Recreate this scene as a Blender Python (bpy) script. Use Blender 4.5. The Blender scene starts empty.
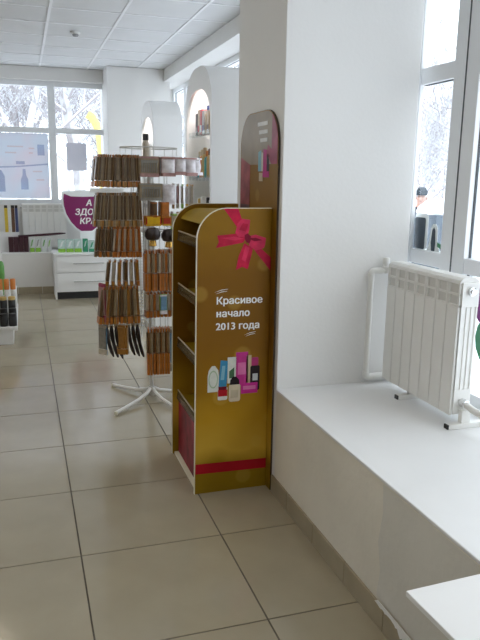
import bpy, bmesh, math, random
from mathutils import Vector, Matrix

random.seed(7)
SC = bpy.context.scene
COL = SC.collection
PI = math.pi

# ------------------------------------------------------------------ camera
cam_d = bpy.data.cameras.new('camera'); cam = bpy.data.objects.new('camera', cam_d); COL.objects.link(cam)
cam_d.sensor_fit = 'VERTICAL'; cam_d.sensor_height = 24.0; cam_d.lens = 669.24 / 640 * 24.0
cam_d.clip_start = 0.05; cam_d.clip_end = 300
_f = Vector((0.30138, 0.93030, -0.20908)); _r = Vector((0.95220, -0.30511, 0.01500)); _u = _r.cross(_f)
_m = Matrix.Identity(4)
for i in range(3):
    _m[i][0] = _r[i]; _m[i][1] = _u[i]; _m[i][2] = -_f[i]
_m[2][3] = 1.539
cam.matrix_world = _m
SC.camera = cam

# ------------------------------------------------------------------ sky, exposure
W = bpy.data.worlds.new('overcast_sky'); SC.world = W; W.use_nodes = True
bg = W.node_tree.nodes['Background']
bg.inputs[0].default_value = (0.895, 0.95, 1.0, 1); bg.inputs[1].default_value = 3.3
SC.view_settings.view_transform = 'Standard'; SC.view_settings.look = 'None'
SC.view_settings.gamma = 1.0; SC.view_settings.exposure = -0.04
SC.view_settings.use_curve_mapping = False

# ------------------------------------------------------------------ room sizes (metres)
ZC = 2.89            # ceiling
ZL = 0.54            # window ledge
XL = 1.126           # ledge front / pillar face on the window side
XW = 1.86            # inner face of the right-hand window frames
YB = 9.06            # back ledge front / back pillar face
YW = 9.58            # inner face of the back window frames
XMIN, YMIN = -4.6, -3.4

# ------------------------------------------------------------------ materials
MATS = {}
def mat(name, col, rough=0.5, metal=0.0, var=0.0, scale=8.0, bump=0.0, bscale=40.0, spec=0.5, trans=0.0, alpha=1.0, coat=0.0):
    if name in MATS: return MATS[name]
    m = bpy.data.materials.new(name); m.use_nodes = True; MATS[name] = m
    nt = m.node_tree; b = nt.nodes['Principled BSDF']
    b.inputs['Base Color'].default_value = (*col, 1); b.inputs['Roughness'].default_value = rough
    b.inputs['Metallic'].default_value = metal; b.inputs['Specular IOR Level'].default_value = spec
    b.inputs['Transmission Weight'].default_value = trans; b.inputs['Alpha'].default_value = alpha
    b.inputs['Coat Weight'].default_value = coat
    tc = nt.nodes.new('ShaderNodeTexCoord')
    if var > 0:
        n = nt.nodes.new('ShaderNodeTexNoise'); n.inputs['Scale'].default_value = scale; n.inputs['Detail'].default_value = 5
        nt.links.new(tc.outputs['Object'], n.inputs['Vector'])
        mr = nt.nodes.new('ShaderNodeMapRange'); mr.inputs[1].default_value = 0.3; mr.inputs[2].default_value = 0.7
        mr.inputs[3].default_value = 1 - var; mr.inputs[4].default_value = 1 + var
        nt.links.new(n.outputs['Fac'], mr.inputs[0])
        mx = nt.nodes.new('ShaderNodeVectorMath'); mx.operation = 'SCALE'
        mx.inputs[0].default_value = col; nt.links.new(mr.outputs[0], mx.inputs['Scale'])
        nt.links.new(mx.outputs[0], b.inputs['Base Color'])
    if bump > 0:
        n2 = nt.nodes.new('ShaderNodeTexNoise'); n2.inputs['Scale'].default_value = bscale; n2.inputs['Detail'].default_value = 3
        nt.links.new(tc.outputs['Object'], n2.inputs['Vector'])
        bp_ = nt.nodes.new('ShaderNodeBump'); bp_.inputs['Strength'].default_value = bump; bp_.inputs['Distance'].default_value = 0.01
        nt.links.new(n2.outputs['Fac'], bp_.inputs['Height']); nt.links.new(bp_.outputs[0], b.inputs['Normal'])
    return m

def glass_mat(name, tint=(0.97, 0.985, 1.0), refl=0.06, milky=0.0, milk=(0.85, 0.87, 0.9)):
    if name in MATS: return MATS[name]
    m = bpy.data.materials.new(name); m.use_nodes = True; MATS[name] = m
    nt = m.node_tree; nt.nodes.clear()
    out = nt.nodes.new('ShaderNodeOutputMaterial'); t = nt.nodes.new('ShaderNodeBsdfTransparent')
    t.inputs[0].default_value = (*tint, 1)
    g = nt.nodes.new('ShaderNodeBsdfGlossy'); g.inputs['Roughness'].default_value = 0.03
    mx = nt.nodes.new('ShaderNodeMixShader'); mx.inputs[0].default_value = refl
    nt.links.new(t.outputs[0], mx.inputs[1]); nt.links.new(g.outputs[0], mx.inputs[2])
    last = mx
    if milky > 0:
        d = nt.nodes.new('ShaderNodeBsdfDiffuse'); d.inputs[0].default_value = (*milk, 1)
        tr = nt.nodes.new('ShaderNodeBsdfTranslucent'); tr.inputs[0].default_value = (*milk, 1)
        a = nt.nodes.new('ShaderNodeMixShader'); a.inputs[0].default_value = 0.6
        nt.links.new(d.outputs[0], a.inputs[1]); nt.links.new(tr.outputs[0], a.inputs[2])
        m2 = nt.nodes.new('ShaderNodeMixShader'); m2.inputs[0].default_value = milky
        nt.links.new(mx.outputs[0], m2.inputs[1]); nt.links.new(a.outputs[0], m2.inputs[2]); last = m2
    nt.links.new(last.outputs[0], out.inputs[0])
    return m

def emit_mat(name, col, s):
    m = bpy.data.materials.new(name); m.use_nodes = True; MATS[name] = m
    b = m.node_tree.nodes['Principled BSDF']; b.inputs['Base Color'].default_value = (*col, 1)
    b.inputs['Emission Color'].default_value = (*col, 1); b.inputs['Emission Strength'].default_value = s
    return m

M_wall = mat('wall_paint', (0.82, 0.81, 0.785), 0.6, var=0.02, scale=2, bump=0.06, bscale=60)
M_ledgewarm = mat('ledge_plaster_warm_lit', (0.80, 0.755, 0.66), 0.75, var=0.07, scale=2.2, bump=0.25, bscale=25)  # same paint as the walls, with warm room light tinted into the colour
M_ledgetop = mat('ledge_top_paint', (0.82, 0.82, 0.81), 0.45, var=0.03, scale=3, bump=0.05)
M_upvc = mat('white_upvc', (0.86, 0.88, 0.9), 0.3, var=0.01)
M_gasket = mat('window_gasket', (0.06, 0.07, 0.08), 0.5, var=0.05)
M_glass = glass_mat('window_glass')
M_tile = mat('floor_tile_ceramic', (0.385, 0.335, 0.24), 0.13, var=0.05, scale=5, bump=0.03, bscale=12, spec=0.55)
M_grout = mat('grout', (0.11, 0.092, 0.07), 0.9, var=0.2, scale=30)
M_skirt = mat('skirting_tile', (0.37, 0.315, 0.22), 0.3, var=0.08, scale=9)
M_ceil = mat('ceiling_panel', (0.80, 0.81, 0.82), 0.9, var=0.02, scale=3, bump=0.25, bscale=120)
M_tbar = mat('ceiling_bar', (0.92, 0.93, 0.95), 0.35, var=0.01)
M_white = mat('white_laminate', (0.84, 0.84, 0.83), 0.35, var=0.015, scale=3)
M_radw = mat('radiator_enamel', (0.84, 0.83, 0.79), 0.3, var=0.015)
M_radshade = mat('radiator_recess_shade', (0.70, 0.69, 0.65), 0.5, var=0.03)  # darker enamel copy, stands in for the shade inside the grille openings
M_chrome = mat('chrome', (0.7, 0.7, 0.7), 0.2, 1.0, var=0.03)
M_black = mat('black_plastic', (0.02, 0.02, 0.022), 0.4, var=0.1)
M_wire = mat('white_wire', (0.66, 0.65, 0.62), 0.35, var=0.03)
M_edge = mat('cream_board_edge', (0.78, 0.74, 0.58), 0.5, var=0.03)
M_dark = mat('dark_plinth', (0.03, 0.03, 0.035), 0.5, var=0.1)
M_magenta = mat('magenta_print', (0.215, 0.010, 0.105), 0.4, var=0.04, scale=6)
M_signwhite = mat('sign_white', (0.86, 0.88, 0.87), 0.35, var=0.01)
M_clear = glass_mat('clear_acrylic', (0.94, 0.96, 0.96), 0.10, 0.05, (0.75, 0.78, 0.78))
M_strip = glass_mat('price_rail_plastic', (0.9, 0.88, 0.84), 0.06, 0.45, (0.32, 0.25, 0.16))
M_snow = mat('snow', (0.86, 0.88, 0.92), 0.8, var=0.03, scale=1.5, bump=0.3, bscale=6)

def gold_print():
    m = bpy.data.materials.new('gold_print'); m.use_nodes = True; MATS['gold_print'] = m
    nt = m.node_tree; b = nt.nodes['Principled BSDF']; b.inputs['Roughness'].default_value = 0.42; b.inputs['Specular IOR Level'].default_value = 0.12
    tc = nt.nodes.new('ShaderNodeTexCoord'); sx = nt.nodes.new('ShaderNodeSeparateXYZ')
    nt.links.new(tc.outputs['Object'], sx.inputs[0])
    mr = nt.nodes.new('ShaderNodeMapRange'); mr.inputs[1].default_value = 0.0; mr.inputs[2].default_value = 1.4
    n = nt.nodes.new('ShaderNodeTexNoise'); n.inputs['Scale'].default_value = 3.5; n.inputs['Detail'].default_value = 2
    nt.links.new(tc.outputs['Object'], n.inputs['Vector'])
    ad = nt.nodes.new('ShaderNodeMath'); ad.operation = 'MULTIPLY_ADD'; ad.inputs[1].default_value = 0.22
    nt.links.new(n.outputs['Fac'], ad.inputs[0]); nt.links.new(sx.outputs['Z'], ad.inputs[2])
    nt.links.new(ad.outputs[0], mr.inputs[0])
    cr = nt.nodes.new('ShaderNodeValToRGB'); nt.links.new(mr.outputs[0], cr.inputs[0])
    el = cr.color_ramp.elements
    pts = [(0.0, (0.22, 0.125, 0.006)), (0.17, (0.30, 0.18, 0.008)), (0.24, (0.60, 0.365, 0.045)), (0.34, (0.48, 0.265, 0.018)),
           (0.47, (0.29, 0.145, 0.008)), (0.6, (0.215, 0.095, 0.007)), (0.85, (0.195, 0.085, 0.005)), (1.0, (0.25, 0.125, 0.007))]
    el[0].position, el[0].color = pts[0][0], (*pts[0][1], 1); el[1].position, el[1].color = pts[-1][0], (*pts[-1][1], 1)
    for p_, c_ in pts[1:-1]:
        e = el.new(p_); e.color = (*c_, 1)
    # soft printed bokeh discs
    v = nt.nodes.new('ShaderNodeTexVoronoi'); v.inputs['Scale'].default_value = 5.5; v.feature = 'F1'
    nt.links.new(tc.outputs['Object'], v.inputs['Vector'])
    r2 = nt.nodes.new('ShaderNodeMapRange'); r2.inputs[1].default_value = 0.20; r2.inputs[2].default_value = 0.26
    r2.inputs[3].default_value = 0.22; r2.inputs[4].default_value = 0.0
    nt.links.new(v.outputs['Distance'], r2.inputs[0])
    mx = nt.nodes.new('ShaderNodeMix'); mx.data_type = 'RGBA'
    nt.links.new(r2.outputs[0], mx.inputs[0]); nt.links.new(cr.outputs[0], mx.inputs[6]); mx.inputs[7].default_value = (0.60, 0.40, 0.08, 1)
    nt.links.new(mx.outputs[2], b.inputs['Base Color'])
    return m
M_gold = gold_print()
M_goldin = mat('gold_inner_board', (0.37, 0.235, 0.012), 0.5, spec=0.12, var=0.12, scale=4)

# ------------------------------------------------------------------ mesh helpers
def root_loc(o):
    v = Vector((0, 0, 0))
    while o is not None:
        v = v + o.location; o = o.parent
    return v

class MB:
    def __init__(s): s.v = []; s.f = []
    def add(s, vs, fs):
        n = len(s.v); s.v += [tuple(x) for x in vs]; s.f += [tuple(i + n for i in f) for f in fs]; return s
    def box(s, x0, x1, y0, y1, z0, z1, bev=0.0):
        if bev <= 0:
            return s.add([(x0,y0,z0),(x1,y0,z0),(x1,y1,z0),(x0,y1,z0),(x0,y0,z1),(x1,y0,z1),(x1,y1,z1),(x0,y1,z1)],
                         [(3,2,1,0),(4,5,6,7),(0,1,5,4),(1,2,6,5),(2,3,7,6),(3,0,4,7)])
        bm = bmesh.new(); bmesh.ops.create_cube(bm, size=1)
        for v in bm.verts:
            v.co = Vector((x0 + (v.co.x+.5)*(x1-x0), y0 + (v.co.y+.5)*(y1-y0), z0 + (v.co.z+.5)*(z1-z0)))
        bmesh.ops.bevel(bm, geom=bm.edges[:], offset=bev, segments=2, affect='EDGES', profile=0.6)
        bm.verts.index_update()
        s.add([v.co for v in bm.verts], [[v.index for v in f.verts] for f in bm.faces]); bm.free(); return s
    def prism(s, poly, axis, a, b):
        """extrude a 2-D polygon along axis between a and b; polygon is in the other two axes, in order"""
        def P(q, t):
            if axis == 0: return (t, q[0], q[1])
            if axis == 1: return (q[0], t, q[1])
            return (q[0], q[1], t)
        n = len(poly)
        vs = [P(q, a) for q in poly] + [P(q, b) for q in poly]
        fs = [tuple(range(n)), tuple(range(2*n-1, n-1, -1))] + [(i, i+n, (i+1) % n + n, (i+1) % n) for i in range(n)]
        return s.add(vs, fs)
    def ring(s, outer, inner, axis, a, b):
        """solid between two loops with the same count, extruded along axis"""
        def P(q, t):
            if axis == 0: return (t, q[0], q[1])
            if axis == 1: return (q[0], t, q[1])
            return (q[0], q[1], t)
        n = len(outer)
        vs = [P(q, a) for q in outer] + [P(q, a) for q in inner] + [P(q, b) for q in outer] + [P(q, b) for q in inner]
        fs = []
        for i in range(n):
            j = (i+1) % n
            fs += [(i, j, n+j, n+i), (2*n+i, 3*n+i, 3*n+j, 2*n+j), (i, 2*n+i, 2*n+j, j), (n+i, n+j, 3*n+j, 3*n+i)]
        return s.add(vs, fs)
    def tube(s, pts, r, n=8, closed=False, cap=True):
        pts = [Vector(p) for p in pts]; m = len(pts)
        rr = r if isinstance(r, (list, tuple)) else [r]*m
        base = len(s.v); up = Vector((0.123, 0.32, 0.94)).normalized(); vs = []
        prev = None
        for i, p in enumerate(pts):
            if closed: t = pts[(i+1) % m] - pts[i-1]
            else: t = pts[min(i+1, m-1)] - pts[max(i-1, 0)]
            t.normalize()
            if prev is None:
                a = t.cross(up)
                if a.length < 1e-3: a = t.cross(Vector((1, 0, 0)))
            else:
                a = prev - t * prev.dot(t)
                if a.length < 1e-6: a = t.cross(up)
            a.normalize(); b = t.cross(a); prev = a
            for k in range(n):
                g = 2*PI*k/n; vs.append(p + (a*math.cos(g) + b*math.sin(g))*rr[i])
        fs = []
        for i in range(m if closed else m-1):
            i2 = (i+1) % m
            for k in range(n):
                k2 = (k+1) % n; fs.append((i*n+k, i*n+k2, i2*n+k2, i2*n+k))
        if cap and not closed:
            fs.append(tuple(range(n-1, -1, -1))); fs.append(tuple((m-1)*n+k for k in range(n)))
        return s.add(vs, fs)
    def lathe(s, prof, c=(0,0,0), n=16, axis=2):
        vs = []; fs = []
        for (r, h) in prof:
            for k in range(n):
                g = 2*PI*k/n; a, b = r*math.cos(g), r*math.sin(g)
                q = (a, b, h) if axis == 2 else ((h, a, b) if axis == 0 else (a, h, b))
                vs.append((c[0]+q[0], c[1]+q[1], c[2]+q[2]))
        m = len(prof)
        for i in range(m-1):
            for k in range(n):
                k2 = (k+1) % n; fs.append((i*n+k, i*n+k2, (i+1)*n+k2, (i+1)*n+k))
        fs.append(tuple(range(n-1, -1, -1))); fs.append(tuple((m-1)*n+k for k in range(n)))
        return s.add(vs, fs)
    def mesh(s, name, off=Vector((0,0,0)), smooth=False):
        me = bpy.data.meshes.new(name)
        me.from_pydata([(v[0]-off.x, v[1]-off.y, v[2]-off.z) for v in s.v], [], s.f); me.update()
        bm = bmesh.new(); bm.from_mesh(me); bmesh.ops.recalc_face_normals(bm, faces=bm.faces[:]); bm.to_mesh(me); bm.free()
        if smooth:
            for p in me.polygons: p.use_smooth = True
            try: me.set_sharp_from_angle(angle=math.radians(40))
            except Exception: pass
        return me
    def build(s, name, m, parent=None, smooth=False):
        if parent is None:
            xs = [v[0] for v in s.v]; ys = [v[1] for v in s.v]; zs = [v[2] for v in s.v]
            off = Vector(((min(xs)+max(xs))/2, (min(ys)+max(ys))/2, min(zs)))
        else: off = root_loc(parent)
        o = bpy.data.objects.new(name, s.mesh(name, off, smooth)); COL.objects.link(o)
        o.data.materials.append(m)
        if parent is None: o.location = off
        else: o.parent = parent
        return o

def B(x0, x1, y0, y1, z0, z1, bev=0.0): return MB().box(x0, x1, y0, y1, z0, z1, bev)
def thing(name, label, cat, loc, group=None, rz=0.0):
    o = bpy.data.objects.new(name, None); COL.objects.link(o); o.location = loc; o.rotation_euler = (0, 0, rz)
    o.empty_display_size = 0.05
    return tag(o, label, cat, group)
def tag(o, label, cat, group=None):
    o['label'] = label; o['category'] = cat
    if group: o['group'] = group
    return o
def struct(o, label=None, cat=None):
    o['kind'] = 'structure'
    if label: o['label'] = label
    if cat: o['category'] = cat
    return o
def inst(name, me, loc, parent=None, m=None, rz=0.0):
    o = bpy.data.objects.new(name, me); COL.objects.link(o); o.location = loc; o.rotation_euler = (0, 0, rz)
    if parent is not None: o.parent = parent
    return o
def copy_tree(o, parent=None):
    c = o.copy(); COL.objects.link(c); c.parent = parent
    for ch in [k for k in COL.objects if k.parent == o]: copy_tree(ch, c)
    return c
def text_obj(name, body, size, m, parent, fn, bold=0.0, shear=0.0, depth=0.0006, xscale=1.0):
    """flat lettering; fn maps text x,y,depth to world"""
    c = bpy.data.curves.new(name, 'FONT'); c.body = body; c.size = size; c.shear = shear; c.extrude = depth; c.resolution_u = 3
    t = bpy.data.objects.new('tmp', c); COL.objects.link(t); bpy.context.view_layer.update()
    me = bpy.data.meshes.new_from_object(t.evaluated_get(bpy.context.evaluated_depsgraph_get()))
    bpy.data.objects.remove(t); off = root_loc(parent)
    vs = []; fs = []
    for lay, (ox, oy) in enumerate(((-bold, -bold*.5), (bold, -bold*.5), (-bold, bold*.5), (bold, bold*.5))):
        n0 = len(vs); vs += [Vector(fn(v.co.x*xscale+ox, v.co.y+oy, v.co.z + .0003*lay)) - off for v in me.vertices]
        fs += [tuple(i+n0 for i in p.vertices) for p in me.polygons]
    me = bpy.data.meshes.new(name); me.from_pydata(vs, [], fs); me.update()
    bm = bmesh.new(); bm.from_mesh(me); bmesh.ops.triangulate(bm, faces=bm.faces[:])
    bmesh.ops.remove_doubles(bm, verts=bm.verts[:], dist=1e-5); bmesh.ops.recalc_face_normals(bm, faces=bm.faces[:]); bm.to_mesh(me); bm.free()
    me.name = name; o = bpy.data.objects.new(name, me); COL.objects.link(o); o.parent = parent
    me.materials.clear(); me.materials.append(m); return o

# ================================================================== SETTING
# floor: a grout bed with single tiles on it
floor = struct(B(XMIN-0.2, 2.25, YMIN-0.2, 9.88, -0.12, -0.003).build('floor', M_grout), 'large beige ceramic floor tiles with thin dark joints', 'floor')
TS = 0.6; TX0, TY0 = 0.16, 2.57
tile_me = B(-TS/2+0.0028, TS/2-0.0028, -TS/2+0.0028, TS/2-0.0028, -0.012, 0.0, 0.0015).mesh('tile'); tile_me.materials.append(M_tile)
fl = floor.location
for i in range(-8, 4):
    for j in range(-10, 13):
        x0, y0 = TX0 + i*TS, TY0 + j*TS
        if x0 + TS < XMIN or y0 + TS < YMIN or x0 > 2.2 or y0 > 9.75 or (x0 > 1.2 and y0 < 2.9): continue
        inst('tile', tile_me, Vector((x0+TS/2, y0+TS/2, 0)) - fl, floor)

# ceiling
ceil = struct(B(XMIN-0.2, 2.32, YMIN-0.2, YW+0.4, ZC+0.02, ZC+0.16).build('ceiling', M_ceil), 'white suspended ceiling of square panels in a grid', 'ceiling')
cl = ceil.location
CX0, CY0 = 0.302, 7.37
pan_me = B(-0.291, 0.291, -0.291, 0.291, 0.0, 0.015).mesh('ceiling_panel'); pan_me.materials.append(M_ceil)
FILL_LAMPS = [(-2, -3), (-2, -7), (-2, -11), (-5, -5), (-5, -10), (-5, 0), (0, -12)]  # grid cells of the added fill lamps
for i in range(-9, 3):
    for j in range(-18, 4):
        if (i, j) in FILL_LAMPS: continue
        x, y = CX0 + (i+.5)*TS, CY0 + (j+.5)*TS
        if x - .3 < XMIN or x - .3 > 1.84 or y < YMIN or y > YW + .1: continue
        inst('ceiling_panel', pan_me, Vector((x, y, ZC+0.004)) - cl, ceil)
bx_me = B(-0.012, 0.012, YMIN, YW, 0, 0.02).mesh('grid_bar'); bx_me.materials.append(M_tbar)
by_me = B(XMIN, 1.84, -0.012, 0.012, 0, 0.0198).mesh('grid_bar'); by_me.materials.append(M_tbar)
for i in range(-8, 3): inst('grid_bar', bx_me, Vector((CX0+i*TS, 0, ZC-0.002)) - cl, ceil)
for j in range(-17, 4): inst('grid_bar', by_me, Vector((0, CY0+j*TS, ZC-0.0018)) - cl, ceil)

# walls behind and left of the camera
struct(B(XMIN-0.15, XMIN, YMIN-0.2, YW+0.2, 0, ZC).build('wall_left', M_wall), 'plain white painted wall', 'wall')
struct(B(XMIN-0.15, XW+0.2, YMIN-0.15, YMIN, 0, ZC).build('wall_front', M_wall), 'plain white painted wall', 'wall')
struct(B(1.92, 2.25, 9.82, 9.88, 0, ZC).build('wall_corner', M_wall), 'narrow white wall in the far window corner', 'wall')
# beams over the windows
struct(B(1.84, 2.32, YMIN, 9.88, 2.74, ZC).build('trim_1', M_wall), 'white boxed beam over the side windows', 'beam')
struct(B(XMIN, 1.84, 9.48, YW+0.25, 2.73, ZC).build('trim_2', M_wall), 'white boxed beam over the far windows', 'beam')
# pillars
struct(B(XL, 1.80, 2.885, 3.56, 0, ZC, 0.004).build('wall_pillar', M_wall), 'broad white painted pillar behind the gold display stand', 'pillar')
struct(MB().box(1.80, 1.875, 3.04, 3.56, 0, 2.745).box(1.80, 2.18, 3.51, 3.56, 0, 2.745).build('wall_pillar_return', M_wall), 'narrow return of the pillar at the window', 'pillar')
struct(B(1.105, 1.92, YB, YW+0.3, 0, ZC, 0.004).build('wall_pillar_far', M_wall), 'white corner pillar beside the far window', 'pillar')

# window ledge in the near bay: body, top slab, skirting tiles
ledge = struct(B(XL, 2.0, YMIN, 2.886, 0, ZL-0.012).build('wall_ledge', M_ledgewarm), 'low plastered window ledge with white top and tile skirting', 'ledge')
B(XL-0.004, 2.0, YMIN, 2.886, ZL-0.012, ZL, 0.004).build('ledge_top', M_ledgetop, ledge)
sk_me = B(-0.011, 0.0, 0.002, 0.2985, 0.0, 0.088, 0.003).mesh('skirting_tile'); sk_me.materials.append(M_skirt)
for k in range(20):
    inst('skirting_tile', sk_me, Vector((XL, 2.39 - 0.3*k, 0)) - root_loc(ledge), ledge)
B(XL-0.011, XL, 2.692, 2.905, 0, 0.088, 0.003).build('skirting_tile', M_skirt, ledge)
# white paint run down over the skirting top, with a ragged lower edge
random.seed(3)
top_e = [(1.15 + .04*k, .100) for k in range(18)]
low_e = [(1.85 - .0102*k, .086 - (.5+.5*math.sin(k*.45))*random.uniform(.005, .035)*min(1, k/18)) for k in range(69)]
MB().prism(top_e + low_e, 0, XL-0.0125, XL-0.0105).build('paint_run', M_ledgetop, ledge)

patch = [(1.86, .10), (1.845, .2), (1.87, .3), (1.85, .42), (1.86, .522), (-.5, .522), (-.5, .10)]
MB().prism(patch, 0, XL-0.0008, XL+0.001).build('repainted_patch', mat('grey_repaint', (0.72, 0.695, 0.63), 0.75, var=0.06, scale=2.5, bump=0.25, bscale=25), ledge)

# low wall + ledge under the far windows
bl = struct(B(XMIN, 1.105, YB, YW+0.1, 0, ZL-0.02).build('wall_back', M_wall), 'low white ledge wall under the far windows with tile skirting', 'ledge')
B(XMIN, 1.105, YB-0.004, YW+0.1, ZL-0.02, ZL-0.002, 0.004).build('ledge_top', M_ledgetop, bl)
struct(B(XMIN, 1.105, YW, YW+0.1, ZL-0.002, 1.13).build('wall_parapet', M_wall), 'white wall strip between the far ledge and the window', 'wall')
sk2 = B(0.002, 0.2985, -0.011, 0.0, 0.0, 0.092, 0.003).mesh('skirting_tile'); sk2.materials.append(M_skirt)
for k in range(16): inst('skirting_tile', sk2, Vector((0.8-0.3*k, YB, 0)) - root_loc(bl), bl)
struct(B(2.12, 2.25, 3.56, 9.82, 0, ZL).build('wall_right', M_wall), 'low white wall under the far side windows', 'wall')

# windows ---------------------------------------------------------------
def window_x(name, x, posts, z0, z1, transoms, label, groove=()):
    """glazed wall in a plane X = x; posts: list of (y0, y1) uprights; glass between them"""
    ya, yb = posts[0][0], posts[-1][1]
    w = thing(name, label, 'window', (x, (ya+yb)/2, z0)); w['kind'] = 'structure'
    T = 0.07
    B(x, x+T, ya, yb, z0, z0+0.07).build('window_frame', M_upvc, w)
    B(x, x+T, ya, yb, z1-0.06, z1).build('window_frame', M_upvc, w)
    for (a, b) in posts:
        p = B(x-0.004, x+(0.016 if b == 3.04 else T), a, b, z0, z1, 0.004).build('window_post', M_upvc, w)
    for i in range(len(posts)-1):
        a, b = posts[i][1], posts[i+1][0]
        zs = [z0+0.07] + [t for tr in transoms for t in tr] + [z1-0.06]
        for (t0, t1) in transoms:
            B(x, x+T, a, b, t0, t1, 0.005).build('transom', M_upvc, w)
        for q in range(0, len(zs), 2):
            B(x+0.034, x+0.040, a, b, zs[q], zs[q+1]).build('pane', M_glass, w)
            g = 0.004
            gk = MB().box(x+0.022, x+0.033, a, b, zs[q+1]-g, zs[q+1])
            if b != 2.965: gk.box(x+0.022, x+0.033, b-g, b, zs[q], zs[q+1])
            gk.build('gasket', M_gasket, w)
    for (y, zz0, zz1) in groove:
        B(x-0.0055, x, y-0.0045, y+0.0045, zz0, zz1).build('seam', M_gasket, w)
    return w
window_x('window_1', XW, [(-3.3, -3.1), (-1.98, -1.82), (-0.55, -0.4), (1.05, 1.2), (2.52, 2.70), (2.965, 3.04)], ZL, 2.745,
         [(1.13, 1.20), (1.985, 2.06)], 'tall white framed window behind the radiator, sky and snow outside', [(2.61, ZL+.07, 2.68)])
window_x('window_2', 2.12, [(3.56, 3.66), (4.9, 5.05), (6.3, 6.45), (7.7, 7.85), (9.0, 9.12), (9.72, 9.82)], ZL, 2.745,
         [(1.13, 1.20), (1.985, 2.06)], 'white framed window behind the arched shelf units')
def window_y(name, y, posts, z0, z1, transoms, label):
    xa, xb = posts[0][0], posts[-1][1]; T = 0.07
    w = thing(name, label, 'window', ((xa+xb)/2, y, z0)); w['kind'] = 'structure'
    B(xa, xb, y, y+T, z0, z0+0.07).build('window_frame', M_upvc, w)
    B(xa, xb, y, y+T, z1-0.07, z1).build('window_frame', M_upvc, w)
    for (a, b) in posts: B(a, b, y-0.004, y+T, z0, z1, 0.006).build('window_post', M_upvc, w)
    for i in range(len(posts)-1):
        a, b = posts[i][1], posts[i+1][0]
        zs = [z0+0.07] + [t for tr in transoms for t in tr] + [z1-0.07]
        for (t0, t1) in transoms: B(a, b, y, y+T, t0, t1, 0.005).build('transom', M_upvc, w)
        for q in range(0, len(zs), 2):
            B(a, b, y+0.034, y+0.040, zs[q], zs[q+1]).build('pane', M_glass, w)
    return w
window_y('window_3', YW, [(-4.4, -4.25), (-3.2, -3.08), (-2.05, -1.93), (-0.9, -0.78), (0.385, 0.48), (1.1, 1.2)], 1.13, 2.735,
         [(2.07, 2.14)], 'white framed far window with posters, snowy trees outside')

# ceiling lamps added out of view to warm and brighten the shop
M_filllamp = emit_mat('fill_lamp_diffuser', (1.0, 0.90, 0.74), 5.5)
for (i, j) in FILL_LAMPS:
    x, y = CX0 + (i+.5)*TS, CY0 + (j+.5)*TS
    l = thing('added_ceiling_lamp', 'added out-of-view ceiling fill lamp with white diffuser', 'lamp', (x, y, ZC-0.004), 'added ceiling fill lamps')
    B(x-.285, x+.285, y-.285, y+.285, ZC+0.004, ZC+0.018).build('diffuser', M_filllamp, l)
    MB().ring([(x-.291, y-.291), (x+.291, y-.291), (x+.291, y+.291), (x-.291, y+.291)], [(x-.28, y-.28), (x+.28, y-.28), (x+.28, y+.28), (x-.28, y+.28)], 2, ZC-0.004, ZC+0.006).build('fill_lamp_frame', M_tbar, l)

# ================================================================== GOLD DISPLAY STAND
SX0, SX1, SY0, SY1, SH = 0.741, 1.112, 2.972, 3.505, 1.397
def panel_profile(x0, x1, h, r, n=10):
    p = [(x1, 0), (x1, h)]
    for k in range(n+1):
        g = PI/2 + PI/2*k/n; p.append((x0 + r + r*math.cos(g), h - r + r*math.sin(g)))
    p.append((x0, 0)); return p
def inset_profile(x0, x1, h, r, d): return panel_profile(x0+d, x1-d*0, h-d, r-d)
stand = thing('display_stand', 'tall gold cardboard display stand with red ribbon print and rounded top', 'display stand', ((SX0+SX1)/2, (SY0+SY1)/2, 0))
PR = panel_profile(SX0, SX1, SH, 0.145)
panels = []
for (ya, yb, sgn) in ((SY0, SY0+0.012, -1), (SY1-0.012, SY1, 1)):
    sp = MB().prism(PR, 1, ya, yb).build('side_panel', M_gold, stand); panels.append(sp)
    # cream edging that wraps the front edge and the top
    path = [q for q in PR[2:]][::1]
    edge = MB()
    n = len(PR)
    outer = [(SX1, SH+0.0025)] + [(SX0+.145+.1475*math.cos(PI/2+PI/2*k/10), SH-.145+.1475*math.sin(PI/2+PI/2*k/10)) for k in range(11)] + [(SX0-.0025, 0)]
    inner = [(SX1, SH-0.0005)] + [(SX0+.145+.1445*math.cos(PI/2+PI/2*k/10), SH-.145+.1445*math.sin(PI/2+PI/2*k/10)) for k in range(11)] + [(SX0+.0005, 0)]
    m_ = len(outer); vs = []; fs = []
    for (yy) in (ya-0.0012, yb+0.0012):
        vs += [(q[0], yy, q[1]) for q in outer] + [(q[0], yy, q[1]) for q in inner]
    for i in range(m_-1):
        fs += [(i, i+1, m_+i+1, m_+i), (2*m_+i, 3*m_+i, 3*m_+i+1, 2*m_+i+1), (i, 2*m_+i, 2*m_+i+1, i+1), (m_+i, m_+i+1, 3*m_+i+1, 3*m_+i)]
    edge.add(vs, fs).build('edge_trim', M_edge, sp)
ya, yb = SY0+0.012, SY1-0.012
B(SX1-0.012, SX1, ya, yb, 0, SH-0.02).build('back_panel', M_goldin, stand)
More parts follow.
